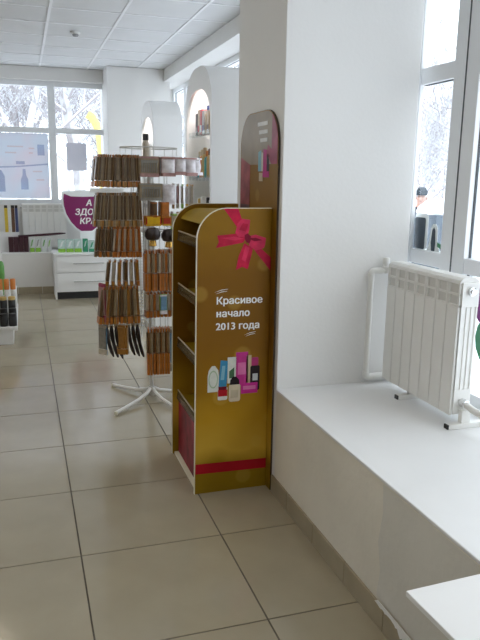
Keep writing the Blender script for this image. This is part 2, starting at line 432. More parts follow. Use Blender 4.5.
# curved top board that follows the rounded corner
rr = 0.145-0.022
outer = [(SX1-0.012, SH-0.022)] + [(SX0+.145+rr*math.cos(PI/2+PI/2*k/10*0.6), SH-.145+rr*math.sin(PI/2+PI/2*k/10*0.6)) for k in range(11)]
inner = [(q[0], q[1]-0.006) for q in outer]
M_top = MB().prism(outer + inner[::-1], 1, ya, yb).build('top_board', M_goldin, stand)
M_shelfpink = mat('pink_kickboard_print', (0.26, 0.025, 0.035), 0.45, spec=0.1, var=0.6, scale=9)
for zs in (1.225, 0.945, 0.645, 0.345):
    sh = B(SX0+0.035, SX1-0.012, ya, yb, zs-0.012, zs).build('shelf', M_goldin, stand)
    # sloping price rail hung on the shelf front
    q = [(SX0+0.030, zs+0.030), (SX0+0.033, zs+0.030), (SX0+0.026, zs-0.018), (SX0+0.023, zs-0.018)]
    MB().prism(q, 1, ya, yb).build('price_rail', M_strip, sh)
    MB().tube([(SX0+0.0315, ya, zs+0.030), (SX0+0.0315, yb, zs+0.030)], 0.004, 6).build('rail_lip', mat('rail_lip_tan', (0.42, 0.33, 0.19), 0.4, var=0.05), sh)
B(SX0+0.035, SX0+0.043, ya, yb, 0.012, 0.333).build('kickboard', M_shelfpink, stand)
B(SX0+0.012, SX1-0.012, ya, yb, 0.0, 0.012).build('base_board', M_edge, stand)
# --- print on the front panel
fp = panels[0]; yP = SY0 - 0.0010
M_rib = mat('red_ribbon_print', (0.46, 0.010, 0.045), 0.4, spec=0.12, var=0.25, scale=25)
M_rib2 = mat('red_ribbon_light', (0.58, 0.028, 0.085), 0.4, spec=0.12, var=0.2, scale=25)
M_rib3 = mat('red_ribbon_fold', (0.22, 0.004, 0.025), 0.4, spec=0.12, var=0.2, scale=25)
M_letter = mat('white_lettering', (0.86, 0.86, 0.82), 0.4, var=0.01)
def rect(x0, z0, x1, z1): return [(x0,z0),(x1,z0),(x1,z1),(x0,z1)]
def clipx(ps): return [(min(q[0], SX1-0.001), q[1]) for q in ps]
def flat(name, ps, m, parent, k=0, y=None):
    y0 = (yP if y is None else y) - 0.0004*k
    return MB().prism(clipx(ps), 1, y0, y0+0.0012).build(name, m, parent)
dx = -0.004
def sh_(ps): return [(a*1.0+dx, b) for a, b in ps]
RB = [('ribbon_tail', [(0.872,1.397),(0.945,1.397),(0.985,1.291),(0.949,1.300)], M_rib, 0),
      ('ribbon_tail', [(0.978,1.237),(1.023,1.214),(1.012,1.165),(0.998,1.114),(0.969,1.126),(0.937,1.111),(0.951,1.177)], M_rib, 0),
      ('ribbon_tail', [(1.015,1.222),(1.062,1.213),(1.117,1.168),(1.117,1.104),(1.043,1.188)], M_rib, 0),
      ('ribbon_loop', [(0.842,1.274),(0.932,1.281),(0.989,1.266),(0.973,1.240),(0.899,1.227),(0.837,1.217),(0.851,1.244)], M_rib, 1),
      ('ribbon_loop', [(0.993,1.269),(1.035,1.276),(1.088,1.260),(1.085,1.23),(1.078,1.213),(1.037,1.201),(1.004,1.225)], M_rib2, 1),
      ('ribbon_fold', [(0.995,1.26),(1.035,1.262),(1.07,1.25),(1.03,1.245)], M_rib3, 2),
      ('ribbon_loop', [(0.932,1.286),(0.938,1.31),(0.943,1.329),(0.965,1.350),(1.005,1.345),(1.002,1.302),(0.993,1.269),(0.949,1.266)], M_rib2, 2),
      ('ribbon_fold', [(0.95,1.30),(0.968,1.33),(0.995,1.325),(0.985,1.29)], M_rib, 3),
      ('ribbon_fold', [(0.86,1.262),(0.93,1.268),(0.975,1.258),(0.93,1.25)], M_rib2, 2),
      ('ribbon_fold', [(0.985,1.225),(1.005,1.214),(0.985,1.15),(0.966,1.16)], M_rib2, 1),
      ('ribbon_knot', [(0.978,1.275),(0.995,1.283),(1.010,1.269),(1.009,1.25),(1.004,1.236),(0.988,1.240),(0.98,1.255)], M_rib3, 4)]
for nm, ps, m, k in RB: flat(nm, sh_(ps), m, fp, k)
for body, z in (('Красивое', 0.952), ('начало', 0.890), ('2013 года', 0.828)):
    sh0 = 0.0
    if body[0] == 'н':                      # this letter is drawn from three strokes, the built-in glyph is faulty
        k_ = 0.0475; st = 0.0081; hx = 0.542*k_; w0, w1 = 0.075*k_*1.06+0.837, 0.509*k_*1.06+0.837
        for q in (rect(w0-.001, z, w0+st-.001, z+hx), rect(w1-st+.001, z, w1+.001, z+hx), rect(w0, z+hx*.42, w1, z+hx*.42+.0058)):
            flat('lettering', q, M_letter, fp, 0)
        sh0 = 0.584*k_*1.06; body = body[1:]
    text_obj('lettering', body, 0.0475, M_letter, fp, lambda x, y, d, z=z, sh0=sh0: (0.837 + sh0 + x, yP - d, z + y), bold=0.0011, xscale=1.06)
for (a, b, c, d) in ((0.83,1.009,0.896,1.023),(0.835,1.001,0.892,1.013),(0.982,0.796,1.042,0.810),(0.990,0.789,1.039,0.801)):
    mid = ((a+c)/2, (b+d)/2+0.003)
    flat('flourish', [(a,b),(mid[0],mid[1]-0.0012),(c,d-0.0006),(c,d+0.0006),(mid[0],mid[1]+0.0014)], M_letter, fp)
flat('red_band', [(SX0+0.002,0.105),(SX1-0.001,0.098),(SX1-0.001,0.150),(SX0+0.002,0.157)], mat('red_band_print', (0.40,0.010,0.02), 0.4, spec=0.12, var=0.15, scale=5), fp)
# printed bottles and boxes
def disc(cx, cz, rx, rz, n=16): return [(cx+rx*math.cos(2*PI*k/n), cz+rz*math.sin(2*PI*k/n)) for k in range(n)]
def rrect(x0, z0, x1, z1, r=.008):
    o = []
    for cx, cz, g0 in ((x1-r, z0+r, -PI/2), (x1-r, z1-r, 0), (x0+r, z1-r, PI/2), (x0+r, z0+r, PI)):
        o += [(cx+r*math.cos(g0+PI/2*k/4), cz+r*math.sin(g0+PI/2*k/4)) for k in range(5)]
    return o
c_ = lambda n, c: mat('print_'+n, c, 0.4, spec=0.12, var=0.08, scale=30)
def P(name, ps, m, k): flat(name, [(a-0.003, b) for a, b in ps], m, fp, k)
P('printed_tube', [(0.803,0.522),(0.860,0.522),(0.860,0.60),(0.856,0.63),(0.84,0.652),(0.824,0.652),(0.808,0.63),(0.803,0.60)], c_('palewhite',(0.62,0.63,0.56)), 0)
P('printed_ring', disc(0.831,0.585,0.024,0.045), c_('palegreen',(0.35,0.45,0.30)), 1); P('printed_ring', disc(0.831,0.585,0.019,0.038), c_('palewhite',(0.6,0.6,0.55)), 2)
P('printed_tube', [(0.857,0.54),(0.898,0.54),(0.906,0.672),(0.868,0.678)], c_('blue',(0.05,0.24,0.40)), 0)
P('printed_label', [(0.868,0.58),(0.886,0.58),(0.892,0.65),(0.876,0.65)], c_('lightblue',(0.22,0.45,0.55)), 1)
P('printed_tube', [(0.904,0.56),(0.946,0.56),(0.949,0.69),(0.903,0.69)], c_('palewhite',(0.6,0.6,0.55)), 0)
P('printed_label', [(0.912,0.585),(0.938,0.585),(0.938,0.64),(0.912,0.62)], c_('darkgreen',(0.06,0.14,0.07)), 1)
P('printed_box', rect(0.946,0.545,1.008,0.712), c_('pink',(0.48,0.04,0.22)), 0)
P('printed_label', rect(0.956,0.60,0.998,0.66), c_('lightpink',(0.62,0.16,0.35)), 1)
P('printed_box', rect(1.0,0.55,1.026,0.694), c_('beige',(0.48,0.38,0.24)), 0)
P('printed_bottle', rrect(1.021,0.515,1.070,0.640), c_('ink',(0.02,0.012,0.015)), 1)
P('printed_cap', rrect(1.026,0.64,1.062,0.682,.006), c_('cappink',(0.40,0.04,0.15)), 1)
P('printed_label', rect(1.033,0.565,1.060,0.60), c_('lettergrey',(0.5,0.5,0.5)), 2)
P('printed_box', rect(0.974,0.502,1.060,0.555), c_('hotpink',(0.52,0.03,0.24)), 2)
P('printed_label', rect(0.984,0.522,1.05,0.54), c_('lightpink',(0.6,0.16,0.35)), 3)
P('printed_jar', rrect(0.855,0.478,0.904,0.545), c_('jarwhite',(0.66,0.62,0.56)), 2)
P('printed_label', rect(0.856,0.497,0.903,0.530), c_('red',(0.40,0.012,0.02)), 3)
P('printed_cap', rect(0.858,0.53,0.900,0.546), c_('darkred',(0.15,0.01,0.02)), 3)
P('printed_bottle', rrect(0.911,0.466,0.970,0.555,.012), c_('cream',(0.62,0.52,0.38)), 4)
P('printed_cap', [(0.916,0.552),(0.965,0.552),(0.963,0.575),(0.948,0.592),(0.93,0.592),(0.918,0.575)], c_('ink',(0.02,0.012,0.015)), 5)
P('printed_label', rect(0.92,0.485,0.96,0.525), c_('cream2',(0.50,0.42,0.30)), 5)

# the cardboard sides draw in slightly towards the top
for o in list(COL.objects):
    q = o
    while q.parent: q = q.parent
    if q == stand and o.type == 'MESH':
        for v in o.data.vertices:
            x, z = v.co.x + stand.location.x, v.co.z
            v.co.x += 0.012*(z/SH)*(SX1-x)/(SX1-SX0)

# ================================================================== ARCHED BOARD BEHIND THE STAND
bx0, bx1 = 1.1145, 1.1245
def arch_yz(y0, y1, h, r, n=10, r2=None):
    r2 = r2 or r
    p = [(y0, 0)]
    for k in range(n+1):
        g = PI - PI/2*k/n; p.append((y0 + r2 + r2*math.cos(g), h - r + r*math.sin(g)))
    for k in range(n+1):
        g = PI/2 - PI/2*k/n; p.append((y1 - r2 + r2*math.cos(g), h - r + r*math.sin(g)))
    p.append((y1, 0)); return p
board = thing('arched_board', 'tall arched gold advertising board leaning flat against the pillar', 'sign board', (bx1, 3.175, 0))
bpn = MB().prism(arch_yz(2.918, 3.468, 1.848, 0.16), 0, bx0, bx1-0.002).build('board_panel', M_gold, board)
MB().ring([(a+(a-3.19)*.004, b) for a, b in arch_yz(2.918, 3.468, 1.8495, 0.16)], arch_yz(2.922, 3.464, 1.844, 0.16), 0, bx0+0.001, bx1).build('board_edge', mat('board_edge_brown', (0.05,0.032,0.02), 0.5, var=.1), board)
def flat2(name, ps, m, k=0): return MB().prism(ps, 0, bx0-0.001-0.0005*k, bx0).build(name, m, bpn)
M_grey = mat('print_greyfilm', (0.27, 0.205, 0.12), 0.4, spec=0.25, var=0.15, scale=8)
def clip_arch(y0, y1, z0, z1, n=12):
    # piece of the arch between y0 and y1, above z0
    def top(y):
        a = 2.918; b = 3.468; r = 0.16; h = 1.848
        if y < a + r: return h - r + math.sqrt(max(0, r*r - (a + r - y)**2))
        if y > b - r: return h - r + math.sqrt(max(0, r*r - (y - b + r)**2))
        return h
    ys = [y0 + (y1-y0)*k/n for k in range(n+1)]
    return [(y1, z0), (y0, z0)] + [(y, min(z1, top(y)-0.004)) for y in ys]
flat2('print_field', clip_arch(2.925, 3.455, 1.60, 1.9), M_grey, 0)
flat2('print_ribbon', clip_arch(2.925, 3.0, 1.60, 1.9), mat('print_ribbon_pink', (0.36, 0.06, 0.11), 0.4, spec=0.15, var=0.3, scale=14), 1)
flat2('print_ribbon', [(2.985,1.66),(3.05,1.69),(3.07,1.65),(3.0,1.60)], MATS['print_ribbon_pink'], 1)
M_p1 = mat('print_left_pink', (0.30, 0.07, 0.08), 0.4, spec=0.15, var=0.5, scale=10)
flat2('print_column', [(3.31,0.9),(3.46,0.9),(3.46,1.64),(3.31,1.60)], M_p1, 1)
flat2('print_column', [(3.31,1.30),(3.45,1.30),(3.45,1.40),(3.31,1.40)], mat('print_left_dark', (0.08,0.03,0.05), 0.4, var=0.3), 2)
for k, z in enumerate((1.78, 1.742, 1.704)):
    flat2('print_line', [(3.06,z),(3.20-.02*k,z),(3.20-.02*k,z+0.018),(3.06,z+0.018)], mat('print_pale', (0.62,0.60,0.55), 0.4, var=0.1), 2)
flat2('print_tube', [(3.143,1.567),(3.185,1.567),(3.185,1.659),(3.143,1.666)], MATS['print_lightblue'], 1)
flat2('print_tube', [(3.117,1.567),(3.138,1.567),(3.138,1.659),(3.117,1.653)], MATS['print_palewhite'], 1)
flat2('print_box', [(3.066,1.567),(3.113,1.567),(3.113,1.672),(3.066,1.666)], MATS['print_pink'], 1)
flat2('print_bottle', [(3.032,1.554),(3.062,1.554),(3.062,1.647),(3.032,1.647)], MATS['print_ink'], 1)
flat2('print_box', [(3.032,1.539),(3.117,1.539),(3.117,1.567),(3.032,1.567)], MATS['print_hotpink'], 2)
flat2('print_jar', [(3.117,1.520),(3.168,1.520),(3.168,1.560),(3.117,1.560)], MATS['print_cream'], 2)

# ================================================================== RADIATORS
def make_radiator(n_sec, label, near_plug=True):
    """length along local Y from 0 to n*0.08, front faces local -X, feet at local z = 0"""
    t = thing('radiator', label, 'radiator', (0, 0, 0))
    p_ = 0.08; H0, H1 = 0.045, 0.618
    def sec_mesh():
        s = MB()
        s.box(0.0, 0.012, 0.002, p_-0.002, H0, 0.500, 0.003)             # front plate
        s.box(0.012, 0.085, p_/2-0.013, p_/2+0.013, H0+0.02, 0.60)        # water column
        for xx in (0.028, 0.047, 0.066): s.box(xx, xx+0.003, 0.004, p_-0.004, H0+0.045, 0.535)
        s.box(0.084, 0.092, 0.003, p_-0.003, H0, 0.56)                   # rear plate
        # upper grille: two rows of small openings per section
        for z in (0.504, 0.550, 0.597): s.box(0.002, 0.012, 0.002, p_-0.002, z-0.0045, z+0.0045)
        for y in (0.002, p_-0.012): s.box(0.002, 0.012, y, y+0.010, 0.50, 0.597)
        s.prism([(0.0, 0.594), (0.006, 0.608), (0.02, H1), (0.075, H1), (0.09, 0.606), (0.092, 0.585), (0.084, 0.583), (0.02, 0.60)], 1, 0.0012, p_-0.0012)
        return s.mesh('section', smooth=False)
    sm = sec_mesh(); sm.materials.append(M_radw)
    gm = B(0.0085, 0.0118, 0.003, p_-0.003, 0.502, 0.598).mesh('grille_shade_plate'); gm.materials.append(M_radshade)
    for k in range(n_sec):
        s = inst('section', sm, (0, k*p_, 0), t); inst('grille_shade_plate', gm, (0, 0, 0), s)
    L = n_sec*p_
    # end plate details
    e = MB().box(0.010, 0.090, -0.006, 0.0, 0.50, 0.60, 0.002).box(0.010, 0.090, -0.006, 0.0, H0+0.005, H0+0.11, 0.002)
    e.box(0.011, 0.089, -0.001, 0.001, H0+0.1, 0.51)
    for xx in (0.011, 0.036, 0.058, 0.080): e.box(xx, xx+0.008, -0.005, 0.0, H0+0.1, 0.51)
    e.build('end_plate', M_radw, t)
    for (yy, zz, d) in ((-0.006, 0.565, -1), (-0.006, H0+0.055, -1), (L, 0.565, 1), (L, H0+0.055, 1)):
        MB().lathe([(0.018, 0), (0.018, d*0.012), (0.012, d*0.014), (0.012, d*0.022)], (0.05, yy, zz), 12, 1).build('plug', M_chrome, t, True)
    for yy in (-0.046, 0.345):
        f = MB().box(-0.029, 0.145, yy, yy+0.032, 0.0, 0.022, 0.003).box(0.03, 0.07, yy+0.004, yy+0.028, 0.02, H0+0.03).build('foot', M_radw, t)
        B(-0.035, -0.028, yy+0.003, yy+0.029, 0.002, 0.02).build('foot_cap', M_black, f)
    return t
rad = make_radiator(7, 'white sectional radiator standing on the window ledge beside the pillar')
rad.location = (1.642, 2.235, ZL)
RX, RY = rad.location.x, rad.location.y
# pipes: down the pillar, feeding top and bottom
pipe = thing('heating_pipe', 'white heating pipe with elbows running down the pillar beside the radiator', 'pipe', (1.59, 2.862, ZL))
def bend(a, b, c, r=0.03, n=5):
    a, b, c = Vector(a), Vector(b), Vector(c); p = b + (a-b).normalized()*r; q = b + (c-b).normalized()*r
    return [p.lerp(b, k/n).lerp(b.lerp(q, k/n), k/n) for k in range(n+1)]
zt, zb_ = ZL+0.565, ZL+0.100
rx = RX + 0.05
MB().tube([(1.59, 2.862, ZL+0.03), (1.59, 2.862, zt-0.04)], 0.0145, 10).build('riser', M_radw, pipe, True)
MB().tube([(1.59, 2.862, zt-0.05)] + bend((1.59, 2.862, zt-0.05), (1.59, 2.862, zt), (1.64, 2.855, zt), 0.02) + [(1.64, 2.855, zt)], 0.0165, 10).build('elbow', M_radw, pipe, True)
MB().tube([(1.63, 2.855, zt)] + bend((1.63, 2.855, zt), (rx, 2.855, zt), (rx, 2.82, zt), 0.012) + [(rx, RY+0.575, zt)], 0.0145, 10).build('feed', M_radw, pipe, True)
v = MB().lathe([(0.015, 0), (0.018, 0.006), (0.018, 0.03), (0.012, 0.036), (0.012, 0.042), (0.0165, 0.045), (0.0165, 0.07), (0.013, 0.075)], (1.665, 2.855, zt-0.012), 12).build('valve', M_radw, pipe, True)
MB().tube([(1.59, 2.862, ZL+0.06)] + bend((1.59, 2.862, ZL+0.06), (1.59, 2.862, ZL+0.03), (1.66, 2.862, ZL+0.035), 0.025) + [(1.70, 2.86, ZL+0.035), (1.75, 2.86, ZL+0.035)], 0.0175, 10).build('elbow', M_radw, pipe, True)
pipe2 = thing('radiator_pipe', 'white pipe leaving the near bottom end of the ledge radiator', 'pipe', (rx, 1.9, ZL))
MB().tube([(rx, RY-0.025, zb_), (rx, 2.15, zb_-0.01), (rx+0.02, 2.0, zb_-0.03), (rx+0.03, 1.2, zb_-0.05), (rx+0.03, -1.0, zb_-0.05)], 0.0145, 10).build('pipe_run', M_radw, pipe2, True)
MB().lathe([(0.018, 0), (0.018, -0.02), (0.014, -0.022)], (rx, RY-0.018, zb_), 10, 1).build('nut', M_chrome, pipe2, True)
MB().box(rx+0.01, rx+0.05, 1.2, 1.22, ZL, zb_-0.05).build('bracket', M_radw, pipe2)
# far radiator on the back ledge
rad2 = copy_tree(rad); rad2.location = (0.552, 9.36, ZL-0.002); rad2.rotation_euler = (0, 0, PI/2)
rad2['label'] = 'white sectional radiator on the far ledge under the postered window'
for r_ in (rad, rad2): r_['group'] = 'sectional radiators'

# ================================================================== WHITE TABLE in the foreground
A = math.radians(2.6)
tb = thing('white_table', 'plain white display table corner beside the low window ledge', 'table', (0.679, 1.014, 0))
def rot(mbx):
    mbx.v = [(0.679 + a*math.cos(A) + b*math.sin(-A)*1, 1.014 + a*math.sin(A) + b*math.cos(A), z) for a, b, z in mbx.v]; return mbx
rot(B(0, 0.42, -0.95, 0, 0.738, 0.75, 0.002)).build('table_top', M_white, tb)
for (a, b) in ((0.10, -0.14), (0.35, -0.14), (0.10, -0.92), (0.35, -0.92)):
    rot(B(a, a+0.04, b, b+0.04, 0, 0.738, 0.003)).build('leg', M_white, tb)
rot(B(0.12, 0.37, -0.9, -0.12, 0.69, 0.738)).build('apron', M_white, tb)

# ================================================================== ARCHED SHELF UNITS
M_tube = emit_mat('added_shelf_glow', (1.0, 0.94, 0.92), 110.0)  # hidden glowing tube added to brighten the inside of each shelf unit
def arch_unit(x0, x1, y0, y1, h, label, group):
    u = thing('arched_shelf_unit', label, 'shelf unit', ((x0+x1)/2, (y0+y1)/2, 0), group)
    R = 0.28; ry = (y1-y0)*0.48
    def arch(a, b, hh, rz, ry, z0, n=12):
        p = [(a, z0)]
        for k in range(n+1):
            g = PI - PI/2*k/n; p.append((a + ry + ry*math.cos(g), hh - rz + rz*math.sin(g)))
        for k in range(n+1):
            g = PI/2 - PI/2*k/n; p.append((b - ry + ry*math.cos(g), hh - rz + rz*math.sin(g)))
        p.append((b, z0)); return p
    out = arch(y0, y1, h, 0.27, 0.31, 0.0); inn = arch(y0+0.03, y1-0.03, h-0.03, 0.25, 0.29, 0.03)
    MB().ring(out, inn, 0, x0+0.02, x1).build('shell', M_white, u, True)
    op = arch(y0+0.04, y1-0.04, h-0.15, 0.22, 0.30, 0.12)
    MB().ring(out, op, 0, x0, x0+0.02).build('front_frame', M_white, u)
    MB().prism(inn, 0, x1-0.015, x1-0.003).build('back_panel', M_white, u)
    lt = MB().tube([(x0+.04, y0+.20, h-.085), (x0+.04, y1-.20, h-.085)], .010, 8).build('added_lamp_tube', M_tube, u, True)
    MB().box(x0+.02, x0+.055, y0+.20, y1-.20, h-.072, h-.06).build('added_lamp_holder', M_white, lt)
    for z in (0.14, 0.55, 0.92, 1.235, 1.53, 1.835):
        s = B(x0+0.02, x1-0.015, y0+0.03, y1-0.03, z-0.008, z).build('shelf', M_clear if z > 0.2 else M_white, u)
        if z > 1.2:
            for k in range(6):
                yy = y0+0.12+k*(y1-y0-0.24)/5
                B(x0+0.004, x0+0.010, yy-0.03, yy+0.03, z-0.022, z+0.018).build('price_holder', M_clear, s)
    return u
UX0, UX1 = 1.22, 1.50
arch_unit(UX0, UX1+0.06, 4.44, 5.19, 2.285, 'white arched shelf unit with cosmetics, right behind the pillar', 'arched shelf units')
arch_unit(UX0, UX1, 6.52, 7.23, 2.255, 'farther white arched shelf unit behind the wire spinner rack', 'arched shelf units')
PAL = {'red': (0.5,0.03,0.03), 'orange': (0.62,0.2,0.03), 'cream': (0.65,0.55,0.38), 'navy': (0.05,0.07,0.18), 'beige': (0.5,0.38,0.24),
       'teal': (0.05,0.32,0.33), 'black': (0.02,0.02,0.02), 'white': (0.8,0.8,0.78), 'grey': (0.35,0.34,0.33), 'green': (0.12,0.35,0.08),
       'yellow': (0.7,0.5,0.05), 'brown': (0.12,0.06,0.03), 'olive': (0.45,0.42,0.1), 'pink': (0.65,0.25,0.32), 'gold': (0.6,0.42,0.15)}
def pm(c): return mat('pack_'+c, PAL[c], 0.38, var=0.1, scale=40)
def bottle(x, y, z, r, h, body, cap, label, group, capr=0.55, caph=0.22):
    t = thing('bottle', label, 'bottle', (x, y, z), group)
    hb = h*(1-caph)
    MB().lathe([(r*.9, 0), (r, r*.15), (r, hb*.84), (r*.85, hb*.94), (r*capr, hb)], (x, y, z), 12).build('body', pm(body), t, True)
    MB().lathe([(r*capr*1.05, hb), (r*capr*1.05, h*.97), (r*capr*.85, h)], (x, y, z), 10).build('cap', pm(cap), t, True)
    return t
def carton(x0, x1, y0, y1, z0, z1, body, front, label, group=None, axis='x', name='carton'):
    t = thing(name, label, 'box', ((x0+x1)/2, (y0+y1)/2, z0), group)
    B(x0, x1, y0, y1, z0, z1, 0.002).build('body', pm(body), t)
    zz0, zz1 = z0+(z1-z0)*.12, z0+(z1-z0)*.38
    if axis == 'x': B(x0-0.001, x0, y0+.004, y1-.004, zz0, zz1).build('print_panel', pm(front), t)
    else: B(x0+.004, x1-.004, y0-0.001, y0, zz0, zz1).build('print_panel', pm(front), t)
    return t
g1 = 'cosmetics on the top shelf of the arched unit'
top_row = [('carton','black','grey',5.03,.19,'slim black carton at the far end of the arched unit top shelf'),
           ('carton','beige','red',4.965,.215,'beige carton beside the black one on the arched unit top shelf'),
           ('carton','red','white',4.905,.215,'red carton on the top shelf of the arched unit'),
           ('carton','grey','navy',4.84,.20,'grey carton with navy print on the arched unit top shelf'),
           ('bottle','beige','navy',4.77,.235,'beige bottle with navy cap on the arched unit top shelf'),
           ('carton','beige','brown',4.71,.19,'beige carton with brown print on the arched unit top shelf'),
           ('bottle','brown','grey',4.635,.25,'brown bottle with grey cap on the arched unit top shelf'),
           ('carton','cream','beige',4.57,.24,'cream carton at the near end of the arched unit top shelf')]
for kd, b_, c2, y, h, lb in top_row:
    if kd == 'carton': carton(UX0+0.045, UX0+0.10, y-.027, y+.027, 1.835, 1.835+h*.82, b_, c2, lb, g1)
    else: bottle(UX0+0.07, y, 1.835, 0.026, h*.82, b_, c2, lb, g1)
for k, (y, b_, c2) in enumerate([(5.02,'teal','cream'),(4.95,'orange','cream'),(4.88,'gold','beige'),(4.81,'teal','orange'),(4.74,'gold','brown'),(4.67,'beige','orange'),(4.60,'teal','beige'),(4.54,'gold','brown')]):
    bottle(UX0+0.075, y, 1.53, 0.028, .19+.012*(k % 3), b_, c2, '%s bottle with %s cap on second shelf of arched unit' % (b_, c2), 'bottles on the second shelf of the arched unit')
for k, (y, b_, c2) in enumerate([(5.0,'olive','gold'),(4.92,'yellow','white'),(4.84,'olive','white'),(4.76,'black','black'),(4.68,'teal','white'),(4.60,'beige','brown'),(4.53,'teal','cream')]):
    bottle(UX0+0.075, y, 1.235, 0.03, .14+.015*(k % 2), b_, c2, '%s bottle with %s cap on third shelf of arched unit' % (b_, c2), 'bottles on the third shelf of the arched unit', .8, .3)

# ================================================================== WIRE SPINNER RACK
SPX, SPY = 0.805, 4.48
sp = thing('spinner_rack', 'tall white wire spinner rack with curved tripod legs and hanging hooks', 'display rack', (SPX, SPY, 0))
MB().tube([(SPX, SPY, 0.05), (SPX, SPY, 1.74)], 0.013, 10).build('pole', M_wire, sp, True)
MB().lathe([(0.018, 0.02), (0.022, 0.025), (0.022, 0.085), (0.015, 0.095)], (SPX, SPY, 0), 12).build('hub', M_wire, sp, True)
for a in (224, 125, 12, 290):
    g = math.radians(a); d = Vector((math.cos(g), math.sin(g), 0)); c0 = Vector((SPX, SPY, 0))
    L = 0.40 if a != 290 else 0.42
    lg = MB().tube([c0+d*.015+Vector((0,0,.075)), c0+d*.06+Vector((0,0,.052)), c0+d*.14+Vector((0,0,.034)), c0+d*.28+Vector((0,0,.022)), c0+d*L+Vector((0,0,.016))], [.0135,.0135,.013,.0125,.012], 8).build('leg', M_radw, sp, True)
    MB().lathe([(0.0125, 0), (0.0125, 0.02), (0.009, 0.026)], c0+d*L, 10).build('foot_cap', M_edge, lg, True)
def circ(r, z, n=28): return [(SPX+r*math.cos(2*PI*k/n), SPY+r*math.sin(2*PI*k/n), z) for k in range(n)]
for z, r in ((1.715, .185), (1.655, .185), (1.655, .09), (1.60, .16), (1.18, .12), (0.62, .12)):
    MB().tube(circ(r, z), 0.0045, 5, closed=True).build('ring', M_wire, sp, True)
for k in range(8):
    g = 2*PI*k/8
    cs, sn = math.cos(g), math.sin(g)
    MB().tube([(SPX+.185*cs, SPY+.185*sn, 1.718), (SPX+.185*cs, SPY+.185*sn, 1.652), (SPX+.01*cs, SPY+.01*sn, 1.652)], 0.0028, 5).build('basket_wire', M_wire, sp)
for k in range(8):                       # long uprights around the pole
    g = 2*PI*(k+.5)/8; cs, sn = math.cos(g), math.sin(g)
    MB().tube([(SPX+.12*cs, SPY+.12*sn, 1.655), (SPX+.12*cs, SPY+.12*sn, 0.42)], 0.003, 5).build('upright', M_wire, sp)
mb = MB()                                # the ladder of cross wires facing the room
xa, xb2, yl = SPX-.105, SPX-.06, SPY-.125
for xx in (xa, xb2): mb.tube([(xx, yl, 1.45), (xx, yl, .55)], 0.003, 5)
for k in range(46): mb.tube([(xa, yl, .56+k*.0195), (xb2, yl, .56+k*.0195)], 0.0018, 4)
mb.build('ladder_wire', M_wire, sp)
for z in (1.655, 1.18, 0.62): MB().tube([(SPX, SPY, z), (SPX-.12, SPY, z)], .003, 5).build('spoke', M_wire, sp)
# packs -----------------------------------------------------------------
PC = {'amber': (0.36,0.16,0.025), 'umber': (0.15,0.085,0.035), 'taupe': (0.33,0.25,0.15), 'rust': (0.46,0.15,0.02), 'film': (0.55,0.48,0.38),
      'steel': (0.28,0.26,0.22), 'pearl': (0.78,0.74,0.76), 'rose': (0.42,0.24,0.22), 'ebony': (0.025,0.015,0.015), 'sun': (0.75,0.45,0.02), 'scarlet': (0.5,0.05,0.02),
      'blue': (0.15,0.28,0.42), 'lime': (0.25,0.5,0.05), 'brass': (0.7,0.42,0.1), 'plum': (0.3,0.03,0.08), 'honey': (0.45,0.27,0.09)}
def pk(c): return mat('pack_'+c, PC[c], 0.33, var=0.18, scale=35)
MESHC = {}
def pack(loc, w, h, t, rz, card, body, strip, label, group, kind='comb', tilt=0.0, name='comb_pack', sf=.18):
    """hanging pack: hole at the top at loc, faces local -Y; card, moulded content, printed strip"""
    key = (w, h, t, card, body, strip, kind, sf)
    if key not in MESHC:
        c = MB().box(-w/2, w/2, 0, 0.0015, -h, 0.0).mesh('card'); c.materials.append(pk(card))
        b = MB()
        if kind == 'comb':
            b.box(-w*.40, w*.40, -t, 0, -h*(.98-sf), -h*.10, min(t, w)*.2)
        elif kind == 'teeth':
            b.box(-w*.42, w*.42, -t, 0, -h*.32, -h*.18)
            for k in range(8): b.box(-w*.40+k*w*.105, -w*.40+k*w*.105+w*.05, -t, 0, -h*.78, -h*.32)
        elif kind == 'bag':
            n = 6; vs = []; fs = []
            for i in range(n+1):
                for j in range(n+1):
                    u, v = i/n, j/n
                    vs.append((-w*.46+u*w*.92, -t*(math.sin(PI*u)*math.sin(PI*v))**.6-.0005, -h*.97+v*h*.86))
            for i in range(n):
                for j in range(n): fs.append((i*(n+1)+j, (i+1)*(n+1)+j, (i+1)*(n+1)+j+1, i*(n+1)+j+1))
            b.add(vs, fs)
        bm_ = b.mesh('content', smooth=(kind == 'bag')); bm_.materials.append(pk(body))
        s = MB().box(-w*.47, w*.47, -t*.9, 0.002, -h, -h*(1-sf)).mesh('label_strip'); s.materials.append(pk(strip))
        hd_ = MB().box(-w*.47, w*.47, -t*.5, 0.002, -h*.10, -h*.02).mesh('header'); hd_.materials.append(pk(strip))
        MESHC[key] = (c, bm_, s, hd_)
    c, b, s, hd_ = MESHC[key]
    o = thing(name, label, 'pack', loc, group, rz); o.rotation_euler[0] = tilt
    inst('card', c, (0,0,0), o); inst('content', b, (0,0,0), o); inst('label_strip', s, (0,0,0), o); inst('header', hd_, (0,0,0), o)
    return o
def hook(a, b, nm='hook'):
    a, b = Vector(a), Vector(b); d = (b-a).normalized()
    MB().tube([a, b, b + Vector((0,0,.012)) + d*.006], 0.0028, 5).build(nm, M_wire, sp)
random.seed(11)
